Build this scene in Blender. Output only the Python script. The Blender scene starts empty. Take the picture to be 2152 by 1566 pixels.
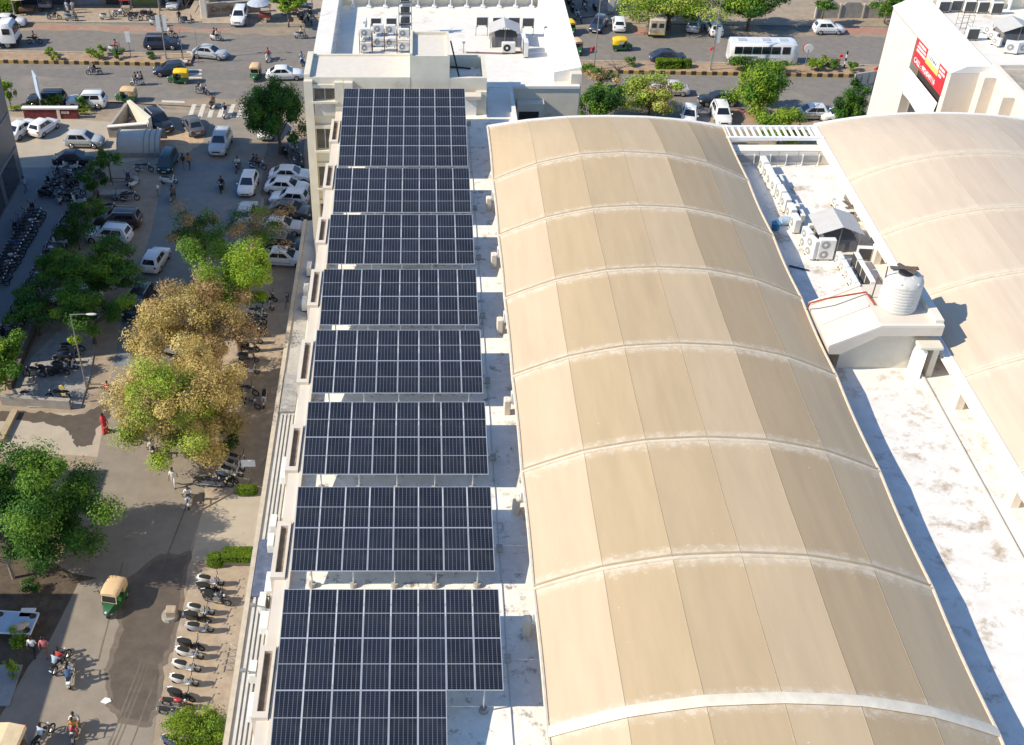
import bpy, math, random
from mathutils import Vector, Matrix
R = math.radians
rnd = random.Random(11)
S = bpy.context.scene
C = S.collection

# ------------------------------------------------------------------ camera
FPX, CXP, CYP, WP, HP = 2468.0, 885.0, 783.0, 2152.0, 1566.0
PITCH, CAMZ = R(37.9), 56.5
cd = bpy.data.cameras.new('camera'); cam = bpy.data.objects.new('camera', cd); C.objects.link(cam)
cd.sensor_width = 36; cd.lens = FPX / WP * 36; cd.shift_x = (WP / 2 - CXP) / WP
cd.clip_end = 2000; cam.location = (0, 0, CAMZ); cam.rotation_euler = (math.pi / 2 - PITCH, 0, 0)
S.camera = cam
cP, sP = math.cos(PITCH), math.sin(PITCH)
def at(px, py, z=0.0):
    "world point at height z seen at photo pixel (px, py)"
    u = (px - CXP) / FPX; v = (py - CYP) / FPX; t = (CAMZ - z) / (sP + v * cP)
    return Vector((u * t, (cP - v * sP) * t, z))
def atY(px, py, Y):
    u = (px - CXP) / FPX; v = (py - CYP) / FPX; t = Y / (cP - v * sP)
    return Vector((u * t, Y, CAMZ - t * (sP + v * cP)))

# ------------------------------------------------------------------ sky, sun, exposure
SUN_AZ, SUN_EL = R(11), R(38)
w = bpy.data.worlds.new('World'); S.world = w; w.use_nodes = True
nt = w.node_tree; bg = nt.nodes['Background']
sk = nt.nodes.new('ShaderNodeTexSky'); sk.sky_type = 'NISHITA'; sk.sun_disc = False
sk.sun_elevation = SUN_EL; sk.sun_rotation = math.atan2(-math.cos(SUN_AZ), -math.sin(SUN_AZ))
sk.air_density = 1.0; sk.dust_density = 0.1; sk.ozone_density = 5.0
tint = nt.nodes.new('ShaderNodeMix'); tint.data_type = 'RGBA'; tint.blend_type = 'MULTIPLY'; tint.inputs['Factor'].default_value = 1.0; tint.inputs['B'].default_value = (0.95, 1.03, 1.07, 1)   # clear blue afternoon sky
nt.links.new(sk.outputs[0], tint.inputs['A']); nt.links.new(tint.outputs['Result'], bg.inputs[0]); bg.inputs[1].default_value = 0.145
sd = bpy.data.lights.new('sun', 'SUN'); sd.energy = 4.5; sd.angle = R(0.5); sd.color = (1.0, 0.905, 0.73)
so = bpy.data.objects.new('sun', sd); C.objects.link(so); so.location = (-60, -12, 90)
so.rotation_euler = Vector((math.cos(SUN_EL) * math.cos(SUN_AZ), math.cos(SUN_EL) * math.sin(SUN_AZ), -math.sin(SUN_EL))).to_track_quat('-Z', 'Y').to_euler()
S.view_settings.view_transform = 'Standard'; S.view_settings.look = 'None'
S.cycles.diffuse_bounces = 8; S.cycles.max_bounces = 12
S.view_settings.exposure = 0.42; S.view_settings.gamma = 1.0

# ------------------------------------------------------------------ materials
MATS = {}
def mat(name, col, rough=0.7, metal=0.0, var=0.12, scale=2.0, spec=0.4, stain=None, stain_at=0.62, stain_scale=0.35, bump=0.0, trans=0.0, coat=0.0):
    if name in MATS: return MATS[name]
    m = bpy.data.materials.new(name); m.use_nodes = True; MATS[name] = m
    n = m.node_tree.nodes; L = m.node_tree.links; b = n['Principled BSDF']
    b.inputs['Roughness'].default_value = rough; b.inputs['Metallic'].default_value = metal
    b.inputs['Specular IOR Level'].default_value = spec
    if coat: b.inputs['Coat Weight'].default_value = coat; b.inputs['Coat Roughness'].default_value = 0.06
    tc = n.new('ShaderNodeTexCoord')
    no = n.new('ShaderNodeTexNoise'); no.inputs['Scale'].default_value = scale; no.inputs['Detail'].default_value = 8; no.inputs['Roughness'].default_value = 0.65
    L.new(tc.outputs['Object'], no.inputs['Vector'])
    rp = n.new('ShaderNodeValToRGB')
    rp.color_ramp.elements[0].position = 0.3; rp.color_ramp.elements[1].position = 0.7
    rp.color_ramp.elements[0].color = [c * (1 - var) for c in col] + [1]
    rp.color_ramp.elements[1].color = [min(1, c * (1 + var)) for c in col] + [1]
    L.new(no.outputs['Fac'], rp.inputs['Fac']); out = rp.outputs['Color']
    if stain:
        n2 = n.new('ShaderNodeTexNoise'); n2.inputs['Scale'].default_value = stain_scale; n2.inputs['Detail'].default_value = 10; n2.inputs['Roughness'].default_value = 0.72
        L.new(tc.outputs['Object'], n2.inputs['Vector'])
        r2 = n.new('ShaderNodeValToRGB'); r2.color_ramp.elements[0].position = stain_at; r2.color_ramp.elements[1].position = min(1, stain_at + 0.14)
        L.new(n2.outputs['Fac'], r2.inputs['Fac'])
        mx = n.new('ShaderNodeMix'); mx.data_type = 'RGBA'
        L.new(r2.outputs['Color'], mx.inputs['Factor']); L.new(out, mx.inputs['A']); mx.inputs['B'].default_value = list(stain) + [1]
        out = mx.outputs['Result']
    L.new(out, b.inputs['Base Color'])
    if bump:
        bp = n.new('ShaderNodeBump'); bp.inputs['Strength'].default_value = bump; bp.inputs['Distance'].default_value = 0.05
        L.new(no.outputs['Fac'], bp.inputs['Height']); L.new(bp.outputs['Normal'], b.inputs['Normal'])
    if trans:
        tr = n.new('ShaderNodeBsdfTranslucent'); L.new(out, tr.inputs['Color'])
        ms = n.new('ShaderNodeMixShader'); ms.inputs[0].default_value = trans
        L.new(b.outputs[0], ms.inputs[1]); L.new(tr.outputs[0], ms.inputs[2]); L.new(ms.outputs[0], n['Material Output'].inputs['Surface'])
    return m
def paint(name, col): return mat(name, col, rough=0.32, var=0.05, scale=3, spec=0.5, coat=0.5)
WHITEROOF = mat('white_roof_coating', (0.74, 0.70, 0.63), 0.8, var=0.07, scale=1.2, stain=(0.50, 0.42, 0.31), stain_at=0.57, stain_scale=0.45, bump=0.15)
DECK = mat('weathered_deck_coating', (0.84, 0.79, 0.70), 0.85, var=0.12, scale=1.6, stain=(0.16, 0.125, 0.095), stain_at=0.55, stain_scale=1.5, bump=0.2)
CREAM = mat('cream_wall_paint', (0.66, 0.58, 0.48), 0.85, var=0.06, scale=0.8, stain=(0.48, 0.41, 0.32), stain_at=0.6, stain_scale=0.7)
GREYWALL = mat('pale_grey_wall_paint', (0.68, 0.62, 0.50), 0.85, var=0.08, scale=0.9, stain=(0.47, 0.42, 0.34), stain_at=0.6, stain_scale=0.6)
TOWERW = mat('tower_cream_paint', (0.74, 0.66, 0.56), 0.85, var=0.05, scale=0.6, stain=(0.6, 0.52, 0.43), stain_at=0.6, stain_scale=0.4)
WHITE = mat('white_enamel', (0.80, 0.79, 0.76), 0.5, var=0.05)
CONC = mat('grey_concrete', (0.34, 0.31, 0.27), 0.9, var=0.18, scale=2, stain=(0.2, 0.18, 0.15), stain_at=0.58, stain_scale=0.9, bump=0.2)
DARKIN = mat('dark_opening', (0.035, 0.032, 0.03), 0.8)
GLASS = mat('dark_window_glass', (0.025, 0.03, 0.036), 0.06, spec=0.8, var=0.2)
CARGLASS = mat('car_glass', (0.012, 0.016, 0.022), 0.05, spec=0.9)
ALU = mat('aluminium_rail', (0.50, 0.52, 0.55), 0.4, metal=0.3, var=0.05)
STEEL = mat('grey_steel', (0.30, 0.30, 0.30), 0.5, metal=0.4)
RUST = mat('rusty_steel', (0.16, 0.09, 0.055), 0.8)
BLACK = mat('black_plastic', (0.018, 0.018, 0.02), 0.5)
TYRE = mat('tyre_rubber', (0.022, 0.021, 0.02), 0.85)
RIM = mat('wheel_rim', (0.45, 0.45, 0.46), 0.3, metal=0.7)
HEADL = mat('headlight_lens', (0.65, 0.67, 0.7), 0.1, spec=0.8)
TAILL = mat('taillight_lens', (0.38, 0.02, 0.02), 0.2)
PLATE = mat('plate_white', (0.75, 0.74, 0.7), 0.5)
PLATEY = mat('plate_yellow', (0.75, 0.45, 0.03), 0.5)
BARK = mat('bark', (0.15, 0.11, 0.08), 0.9, var=0.3, scale=4)
GREYBARK = mat('dry_grey_bark', (0.30, 0.25, 0.20), 0.9, var=0.3, scale=4)
RED = mat('sign_red', (0.62, 0.035, 0.05), 0.5)
YELLOW = mat('sign_yellow', (0.85, 0.62, 0.16), 0.5)

# ------------------------------------------------------------------ mesh builder
class MB:
    def __init__(s): s.v = []; s.f = []; s.m = []; s.uv = []
    def add(s, vs, fs, mi=0, uvs=None):
        o = len(s.v); s.v += [tuple(p) for p in vs]
        for k, f in enumerate(fs):
            s.f.append(tuple(o + i for i in f)); s.m.append(mi)
            s.uv.append(uvs[k] if uvs else None)
        return s
    def box(s, x0, x1, y0, y1, z0, z1, mi=0):
        return s.add([(x0,y0,z0),(x1,y0,z0),(x1,y1,z0),(x0,y1,z0),(x0,y0,z1),(x1,y0,z1),(x1,y1,z1),(x0,y1,z1)],
                     [(3,2,1,0),(4,5,6,7),(0,1,5,4),(1,2,6,5),(2,3,7,6),(3,0,4,7)], mi)
    def cbox(s, x0, x1, y0, y1, z0, z1, b=0.04, mi=0):
        "box with chamfered vertical and top edges"
        rings = []
        for z, i in ((z0, 0), (z1 - b, 0), (z1, b)):
            a0, a1, c0, c1 = x0 + i, x1 - i, y0 + i, y1 - i
            rings.append([(a0+b,c0,z),(a1-b,c0,z),(a1,c0+b,z),(a1,c1-b,z),(a1-b,c1,z),(a0+b,c1,z),(a0,c1-b,z),(a0,c0+b,z)])
        return s.loft(rings, mi)
    def beam(s, a, b, wd, h, mi=0):
        a = Vector(a); b = Vector(b); d = (b - a); up = Vector((0,0,1))
        if abs(d.normalized().z) > 0.95: up = Vector((1,0,0))
        sd_ = d.cross(up).normalized() * (wd / 2); u2 = sd_.cross(d).normalized() * (h / 2)
        vs = [a - sd_ - u2, a + sd_ - u2, a + sd_ + u2, a - sd_ + u2, b - sd_ - u2, b + sd_ - u2, b + sd_ + u2, b - sd_ + u2]
        return s.add(vs, [(0,1,2,3),(7,6,5,4),(1,0,4,5),(2,1,5,6),(3,2,6,7),(0,3,7,4)], mi)
    def cyl(s, a, b, r0, r1=None, n=10, mi=0, caps=True):
        r1 = r0 if r1 is None else r1
        a = Vector(a); b = Vector(b); q = (b - a).to_track_quat('Z', 'Y')
        vs = []
        for p, r in ((a, r0), (b, r1)):
            for i in range(n):
                t = 2 * math.pi * i / n; vs.append(p + q @ Vector((r * math.cos(t), r * math.sin(t), 0)))
        fs = [(i, (i + 1) % n, n + (i + 1) % n, n + i) for i in range(n)]
        if caps: fs += [tuple(range(n - 1, -1, -1)), tuple(range(n, 2 * n))]
        return s.add(vs, fs, mi)
    def tube(s, pts, r, n=6, mi=0):
        for a, b in zip(pts, pts[1:]): s.cyl(a, b, r, r, n, mi)
        return s
    def taper(s, pts, rs, n=7, mi=0):
        "one tapered tube through points"
        rings = []
        for k, p in enumerate(pts):
            p = Vector(p); d = (Vector(pts[min(k + 1, len(pts) - 1)]) - Vector(pts[max(k - 1, 0)])); q = d.to_track_quat('Z', 'Y')
            rings.append([p + q @ Vector((rs[k] * math.cos(2*math.pi*i/n), rs[k] * math.sin(2*math.pi*i/n), 0)) for i in range(n)])
        return s.loft(rings, mi)
    def loft(s, rings, mi=0, caps=True):
        n = len(rings[0]); vs = [p for r in rings for p in r]; fs = []
        for k in range(len(rings) - 1):
            for i in range(n):
                fs.append((k*n + i, k*n + (i+1) % n, (k+1)*n + (i+1) % n, (k+1)*n + i))
        if caps: fs += [tuple(range(n - 1, -1, -1)), tuple(range((len(rings)-1)*n, len(rings)*n))]
        return s.add(vs, fs, mi)
    def prism(s, poly, z0, z1, mi=0):
        n = len(poly)
        area = sum(poly[i][0] * poly[(i+1) % n][1] - poly[(i+1) % n][0] * poly[i][1] for i in range(n))
        if area < 0: poly = poly[::-1]
        return s.loft([[(p[0], p[1], z0) for p in poly], [(p[0], p[1], z1) for p in poly]], mi)
    def xzprism(s, poly, y0, y1, mi=0):
        n = len(poly)
        area = sum(poly[i][0] * poly[(i+1) % n][1] - poly[(i+1) % n][0] * poly[i][1] for i in range(n))
        if area < 0: poly = poly[::-1]
        return s.loft([[(p[0], y1, p[1]) for p in poly], [(p[0], y0, p[1]) for p in poly]], mi)
    def ell(s, c, r, nu=10, nv=6, mi=0):
        rings = []
        for j in range(1, nv):
            t = math.pi * j / nv - math.pi / 2
            rings.append([(c[0] + r[0]*math.cos(t)*math.cos(2*math.pi*i/nu), c[1] + r[1]*math.cos(t)*math.sin(2*math.pi*i/nu), c[2] + r[2]*math.sin(t)) for i in range(nu)])
        return s.loft(rings, mi)
    def quad(s, a, b, c, d, mi=0): return s.add([a, b, c, d], [(0,1,2,3)], mi, [[(0,0),(1,0),(1,1),(0,1)]])
    def torus(s, c, R_, r, n=16, k=6, mi=0, axis='y'):
        rings = []
        for i in range(n + 1):
            t = 2*math.pi*i/n; ring = []
            for j in range(k):
                u = 2*math.pi*j/k; rr = R_ + r*math.cos(u); h = r*math.sin(u)
                if axis == 'y': ring.append((c[0] + rr*math.cos(t), c[1] + h, c[2] + rr*math.sin(t)))
                else: ring.append((c[0] + rr*math.cos(t), c[1] + rr*math.sin(t), c[2] + h))
            rings.append(ring)
        return s.loft(rings, mi, caps=False)
    def build(s, name, mats, parent=None, smooth=False, loc=None):
        me = bpy.data.meshes.new(name); me.from_pydata(s.v, [], s.f)
        if not isinstance(mats, (list, tuple)): mats = [mats]
        for m in mats: me.materials.append(m)
        if len(mats) > 1: me.polygons.foreach_set('material_index', s.m)
        if any(s.uv):
            ul = me.uv_layers.new(name='UVMap'); k = 0
            for i, f in enumerate(s.f):
                for j in range(len(f)):
                    if s.uv[i]: ul.data[k].uv = s.uv[i][j]
                    k += 1
        me.update()
        if smooth:
            me.polygons.foreach_set('use_smooth', [True] * len(me.polygons)); me.set_sharp_from_angle(angle=R(42))
        o = bpy.data.objects.new(name, me); C.objects.link(o)
        if parent: o.parent = parent
        if loc is not None: o.location = loc
        return o
def tag(o, label, cat, group=None, kind=None):
    if label: o['label'] = label
    if cat: o['category'] = cat
    if group: o['group'] = group
    if kind: o['kind'] = kind
    return o
def thing(name, label, cat, loc=(0,0,0), rz=0.0, group=None):
    o = bpy.data.objects.new(name, None); C.objects.link(o); o.empty_display_size = 0.3
    o.location = loc; o.rotation_euler = (0, 0, rz)
    return tag(o, label, cat, group)
KIDS = {}
def kids(o):
    if o.name not in KIDS: KIDS[o.name] = list(o.children)
    return KIDS[o.name]
def dup(o, parent=None, recolor=None):
    c = o.copy(); C.objects.link(c)
    if parent: c.parent = parent
    for ch in kids(o): dup(ch, c, recolor)
    base = o.name.split('.')[0]
    if recolor and base in recolor and c.type == 'MESH':
        ml = recolor[base]; ml = ml if isinstance(ml, (list, tuple)) else [ml]
        for i, m in enumerate(ml):
            c.material_slots[i].link = 'OBJECT'; c.material_slots[i].material = m
    return c
USED = set()
def place(proto, loc, rz, label, group=None, recolor=None, cat=None, scale=None):
    "the first call moves the prototype itself, later ones copy it with all its parts"
    kids(proto)
    for ch in kids(proto): kids(ch)
    o = dup(proto, None, recolor)
    o.location = loc; o.rotation_euler = (0, 0, rz); o['label'] = label
    if group: o['group'] = group
    if cat: o['category'] = cat
    if scale: o.scale = (scale,) * 3
    return o
PROTOS = []
def proto(name, cat):
    o = thing(name, 'prototype', cat); PROTOS.append(o); return o
def drop(o):
    for ch in list(o.children): drop(ch)
    bpy.data.objects.remove(o)
ORD = ['first','second','third','fourth','fifth','sixth','seventh','eighth','ninth','tenth','eleventh','twelfth','thirteenth','fourteenth','fifteenth','sixteenth','seventeenth','eighteenth','nineteenth','twentieth'] + ['twenty-' + x for x in ('first','second','third','fourth','fifth','sixth','seventh','eighth','ninth')] + ['thirtieth'] + ['thirty-' + x for x in ('first','second','third','fourth','fifth','sixth','seventh','eighth','ninth')] + ['fortieth']
def struct(name, mb, m, kind='structure', label=None):
    o = mb.build(name, m); o['kind'] = kind
    if label: o['label'] = label
    return o
def text_mesh(name, body, size, m, parent, origin, xdir, ydir, align='LEFT', depth=0.01, bold=0.0):
    cu = bpy.data.curves.new(name, 'FONT'); cu.body = body; cu.size = size; cu.extrude = depth; cu.align_x = align; cu.offset = bold
    t = bpy.data.objects.new(name, cu); C.objects.link(t)
    dg = bpy.context.evaluated_depsgraph_get(); me = bpy.data.meshes.new_from_object(t.evaluated_get(dg))
    bpy.data.objects.remove(t); me.name = name; me.materials.clear(); me.materials.append(m)
    x = Vector(xdir); y = Vector(ydir); z = x.cross(y)
    M = Matrix(((x.x, y.x, z.x, origin[0]), (x.y, y.y, z.y, origin[1]), (x.z, y.z, z.z, origin[2]), (0,0,0,1)))
    me.transform(M)
    o = bpy.data.objects.new(name, me); C.objects.link(o); o.parent = parent
    return o
# ================================================================== ground, roads
GROUND = mat('dusty_paving', (0.33, 0.26, 0.19), 0.95, var=0.18, scale=0.9, stain=(0.22, 0.17, 0.125), stain_at=0.55, stain_scale=0.22, bump=0.2)
ASPH = mat('worn_asphalt', (0.205, 0.182, 0.158), 0.9, var=0.14, scale=1.1, stain=(0.26, 0.225, 0.185), stain_at=0.53, stain_scale=0.12, bump=0.15)
ASPHS = mat('street_asphalt', (0.25, 0.213, 0.173), 0.9, var=0.13, scale=0.9, stain=(0.27, 0.23, 0.185), stain_at=0.55, stain_scale=0.16, bump=0.15)
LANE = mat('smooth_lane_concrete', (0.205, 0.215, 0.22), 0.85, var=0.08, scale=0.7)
LOT = mat('pale_lot_concrete', (0.42, 0.36, 0.28), 0.9, var=0.10, scale=0.6, stain=(0.33, 0.28, 0.21), stain_at=0.58, stain_scale=0.25)
PAVER = mat('tan_pavers', (0.38, 0.30, 0.22), 0.9, var=0.2, scale=1.5, stain=(0.28, 0.22, 0.16), stain_at=0.55, stain_scale=0.4, bump=0.2)
REDPAV = mat('faded_red_pavers', (0.38, 0.19, 0.14), 0.9, var=0.15, scale=1.5, stain=(0.36, 0.27, 0.2), stain_at=0.5, stain_scale=0.3)
WET = mat('wet_asphalt', (0.112, 0.089, 0.068), 0.45, var=0.2, scale=1.2, stain=(0.11, 0.09, 0.065), stain_at=0.6, stain_scale=0.5)
EARTH = mat('median_earth', (0.36, 0.25, 0.165), 0.95, var=0.25, scale=1.5, bump=0.3)
MARK = mat('worn_road_paint', (0.58, 0.54, 0.46), 0.8, var=0.2, scale=3)
def sheet(name, poly, z, m, px=True, kind='structure'):
    pts = [at(p[0], p[1], 0) for p in poly] if px else [Vector((p[0], p[1], 0)) for p in poly]
    mb = MB(); mb.add([(p.x, p.y, z) for p in pts], [tuple(range(len(pts)))])
    if mb.f and sum(pts[i].x * pts[(i+1) % len(pts)].y - pts[(i+1) % len(pts)].x * pts[i].y for i in range(len(pts))) < 0:
        mb.f = [f[::-1] for f in mb.f]
    return struct(name, mb, m, kind)
def blob(name, pts, z, m):
    "irregular stain outline: jittered subdivision of a pixel polygon"
    r2 = random.Random(len(name) + len(pts)); out = []
    for a, b in zip(pts, pts[1:] + pts[:1]):
        for k in range(6):
            t = k / 6; j_ = 1.0 if name == 'tyre_track' else 4; out.append((a[0] + (b[0]-a[0])*t + r2.uniform(-j_, j_), a[1] + (b[1]-a[1])*t + r2.uniform(-j_, j_)))
    return sheet(name, out, z, m)
sheet('ground', [(-600,-200),(600,-200),(600,900),(-600,900)], 0, GROUND, px=False)
sheet('main_road', [(-110,146.4),(150,140.6),(150,113.5),(-110,122.6)], 0.004, ASPH, px=False)
sheet('side_street', [(300,236),(610,240),(640,330),(560,335),(548,440),(520,520),(470,640),(440,760),(430,900),(430,1060),(385,1200),(345,1380),(320,1566),(300,1700),(-120,1700),(10,1470),(60,1370),(118,1200),(205,960),(225,850),(238,770),(262,640),(296,560),(322,470),(336,400),(352,330),(330,300)], 0.008, ASPHS)
sheet('side_street', [(352,340),(560,340),(548,440),(520,520),(470,640),(440,760),(238,770),(262,640),(296,560),(322,470),(336,400)], 0.0092, mat('shade_tinted_asphalt', (0.19,0.205,0.205), 0.88, var=.12, scale=0.9, stain=(0.235,0.235,0.22), stain_at=.56, stain_scale=.2))  # cool tone of the tower's shade put into the asphalt colour here
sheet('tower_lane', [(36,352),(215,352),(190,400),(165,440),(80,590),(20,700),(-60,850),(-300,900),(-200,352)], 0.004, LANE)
sheet('car_park_lot', [(-120,240),(170,252),(300,262),(330,300),(330,330),(240,345),(215,352),(-200,352)], 0.004, LOT)
sheet('corner_apron', [(0,868),(140,868),(235,880),(225,962),(90,952),(-60,952)], 0.004, LOT)
sheet('shopfront_apron', [(425,1075),(520,1020),(575,1040),(545,1175),(440,1175),(400,1180)], 0.004, LOT)
sheet('light_well', [(-8.45,14),(-6.3,14),(-6.3,83.5),(-8.45,83.5)], 0.02, mat('well_floor', (0.07,0.055,0.04), 0.9, var=.3), px=False)
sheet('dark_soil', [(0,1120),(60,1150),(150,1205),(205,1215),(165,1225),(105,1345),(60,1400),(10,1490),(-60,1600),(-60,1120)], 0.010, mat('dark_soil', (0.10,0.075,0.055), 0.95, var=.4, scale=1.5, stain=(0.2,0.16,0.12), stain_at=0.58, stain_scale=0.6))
TRK = mat('tyre_track', (0.165,0.138,0.11), 0.85, var=.25, scale=1.5)
for k, (xa, ya, xb, yb) in enumerate(((305,1395,222,1600),(312,1400,232,1600),(328,1420,262,1600),(300,1380,214,1600),(258,1180,205,1390),(392,1060,345,1180))):
    blob('tyre_track', [(xa,ya),(xa+2,ya),(xb+4,yb),(xb,yb)], 0.0125 + k*.0004, TRK)
blob('road_dust', [(-60,66),(200,66),(480,72),(640,70),(640,52),(480,60),(200,50),(-60,48)], 0.0095, mat('road_dust', (0.30,0.235,0.17), 0.95, var=.2, scale=1, stain=(0.24,0.2,0.16), stain_at=.52, stain_scale=.25))
blob('road_dust', [(1195,58),(1350,66),(1540,74),(1760,76),(1880,80),(1880,60),(1760,56),(1350,56),(1195,46)], 0.0095, MATS['road_dust'])
blob('road_dust', [(200,226),(330,222),(520,240),(640,236),(640,220),(440,206),(200,214)], 0.0095, MATS['road_dust'])
blob('worn_lane', [(-60,160),(300,166),(640,172),(640,150),(300,146),(-60,146)], 0.0065, mat('worn_lane', (0.185,0.168,0.15), 0.9, var=.15, scale=1))
sheet('cycle_track', [(60,53),(480,62),(470,68),(60,61)], 0.010, REDPAV)
sheet('red_paving', [(1330,60),(1400,62),(1385,74),(1330,72)], 0.010, REDPAV)
sheet('red_paving', [(1740,58),(1900,60),(1900,72),(1740,72)], 0.010, REDPAV)
sheet('red_paving', [(1545,228),(1690,232),(1690,262),(1530,256)], 0.006, REDPAV)
blob('wet_patch', [(-20,868),(60,864),(130,872),(180,868),(222,845),(236,870),(205,900),(192,935),(160,938),(150,912),(120,894),(60,886),(-20,884)], 0.012, WET)
blob('damp_edge', [(238,1235),(335,1168),(402,1160),(388,1245),(370,1345),(345,1405),(338,1490),(316,1526),(256,1524),(224,1485),(222,1395),(250,1310)], 0.0115, mat('damp_edge', (0.15,0.12,0.095), 0.8, var=.2))
blob('wet_patch', [(252,1245),(330,1180),(392,1170),(380,1240),(360,1340),(335,1400),(330,1480),(310,1515),(262,1512),(235,1480),(232,1400),(260,1320)], 0.012, WET)
blob('wet_patch', [(1445,40),(1585,45),(1600,62),(1700,66),(1712,50),(1650,35),(1560,30)], 0.012, mat('damp_asphalt', (0.13,0.12,0.11), 0.7, var=0.2))
blob('road_patch', [(560,300),(640,290),(640,480),(560,470),(548,400)], 0.010, mat('oily_parking', (0.15,0.13,0.115), 0.9, var=0.25))
blob('dust_patch', [(340,282),(420,268),(430,300),(380,322),(330,318)], 0.012, mat('sandy_dust', (0.46,0.33,0.21), 0.95, var=0.2, scale=2))
# kerbed pavements
def slab(name, poly, h, m, px=True):
    pts = [at(p[0], p[1], 0) for p in poly] if px else [Vector((p[0], p[1], 0)) for p in poly]
    return struct(name, MB().prism([(p.x, p.y) for p in pts], -0.05, h), m)
slab('far_pavement', [(-110,146.4),(-22,144.4),(-22,165),(-110,165)], 0.13, PAVER, px=False)
slab('far_pavement', [(-22,146.6),(18,145.5),(18,165),(-22,165)], 0.13, PAVER, px=False)
slab('far_verge', [(26.5,144.5),(90,142),(120,165),(26.5,165)], 0.10, GROUND, px=False)
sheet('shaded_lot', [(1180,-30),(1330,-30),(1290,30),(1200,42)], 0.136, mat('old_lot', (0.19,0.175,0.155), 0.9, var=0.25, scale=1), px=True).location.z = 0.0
slab('parking_pavement', [(540,640),(612,640),(560,960),(520,1020),(428,1070),(438,900),(445,780),(470,660)], 0.10, PAVER)
slab('parking_pavement', [(445,1188),(548,1188),(480,1600),(345,1600),(348,1480),(372,1330),(402,1220)], 0.10, PAVER)
slab('left_pavement', [(120,700),(205,700),(190,790),(170,858),(60,858),(28,820),(60,760)], 0.10, CONC)
# central reservation with striped kerb
def kerb_mat():
    m = bpy.data.materials.new('striped_kerb'); m.use_nodes = True; n = m.node_tree.nodes; L = m.node_tree.links
    tc = n.new('ShaderNodeTexCoord'); sx = n.new('ShaderNodeSeparateXYZ'); L.new(tc.outputs['Object'], sx.inputs[0])
    a = n.new('ShaderNodeMath'); a.operation = 'MULTIPLY'; a.inputs[1].default_value = 0.83; L.new(sx.outputs[0], a.inputs[0])
    f = n.new('ShaderNodeMath'); f.operation = 'FRACT'; L.new(a.outputs[0], f.inputs[0])
    g = n.new('ShaderNodeMath'); g.operation = 'GREATER_THAN'; g.inputs[1].default_value = 0.5; L.new(f.outputs[0], g.inputs[0])
    x = n.new('ShaderNodeMix'); x.data_type = 'RGBA'; L.new(g.outputs[0], x.inputs['Factor'])
    x.inputs['A'].default_value = (0.05, 0.035, 0.025, 1); x.inputs['B'].default_value = (0.46, 0.30, 0.10, 1)
    b = n['Principled BSDF']; b.inputs['Roughness'].default_value = 0.85; L.new(x.outputs['Result'], b.inputs['Base Color'])
    return m
KERB = kerb_mat(); KERBP = mat('pale_kerb', (0.42,0.36,0.28), 0.9, var=0.2)
def median(x0, x1):
    yn = lambda x: 130.1 - 0.041 * x; wd = 3.1
    struct('median', MB().prism([(x0, yn(x0) + .2), (x1, yn(x1) + .2), (x1, yn(x1) + wd - .2), (x0, yn(x0) + wd - .2)], -0.05, 0.24), EARTH)
    t = tag(MB().prism([(x0, yn(x0)), (x1, yn(x1)), (x1, yn(x1) + .2), (x0, yn(x0) + .2)], -0.05, 0.40).build('kerb', KERB), None, None); t['kind'] = 'structure'
    t = tag(MB().prism([(x0, yn(x0) + wd - .2), (x1, yn(x1) + wd - .2), (x1, yn(x1) + wd), (x0, yn(x0) + wd)], -0.05, 0.32).build('kerb', KERBP), None, None); t['kind'] = 'structure'
median(-100, -27.2); median(17, 130)
struct('kerb', MB().prism([(-110,146.2),(-22,144.2),(-22,144.4),(-110,146.4)], -0.05, 0.16), KERBP)
# road markings
mk = MB()
for k in range(9):
    x = 398 + k * 20.5
    for tri in [[(x + 6, 219), (x + 15, 219), (x + 6, 247), (x - 4, 247)]]:
        pts = [at(*p) for p in tri]; mk.add([(p.x, p.y, 0.014) for p in pts][::-1], [(0,1,2,3)])
pts = [at(*p) for p in [(340,211),(388,213),(388,217),(340,215)]]; mk.add([(p.x, p.y, 0.014) for p in pts][::-1], [(0,1,2,3)])
for k in range(5):
    y = 108 + k * 5 if k < 2 else 146 + (k - 2) * 8
    pts = [at(*p) for p in [(392 if k < 2 else 396, y), (432 if k < 2 else 424, y), (432 if k < 2 else 424, y + 3.2), (392 if k < 2 else 396, y + 3.2)]]
    mk.add([(p.x, p.y, 0.014) for p in pts][::-1], [(0,1,2,3)])
struct('road_markings', mk, MARK)

# ================================================================== long main block, rear wing
ZD = 16.5
b = thing('main_building', 'long cream building in the middle carrying the solar panels and the arched tan roof', 'building')
mw = MB()
mw.box(-6.3, 29.6, 14, 78.4, 0, ZD)                      # body
mw.box(29.6, 46.5, 14, 78.4, 0, ZD - 0.3)
mw.box(-6.3, 5.0, 78.4, 83.99, 0, ZD)
mw.box(5.0, 7.3, 78.4, 88.6, 0, ZD)
mw.build('wall', GREYWALL, b)
dk = MB().box(-6.0, 5.2, 14, 83.9, ZD, ZD + 0.02); dk.build('roof_deck', DECK, b)
MB().box(5.2, 21.9, 14, 78.2, ZD, ZD + 0.02).build('roof_deck', DECK, b)
MB().box(21.9, 29.4, 14, 75.6, ZD + 0.0, ZD + 0.03).build('terrace_deck', mat('terrace_coating', (0.76,0.72,0.66), 0.85, var=0.10, scale=1.2, stain=(0.43,0.34,0.24), stain_at=0.525, stain_scale=0.8, bump=0.15), b)
MB().box(5.21, 7.3, 78.3, 88.6, ZD, ZD + 0.018).build('roof_deck', WHITEROOF, b)
lg = MB()
lg.box(-6.55, -6.02, 14, 83.4, 15.9, 16.95); lg.box(-6.02, -5.86, 14, 83.5, 16.5, 17.05)
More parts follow.
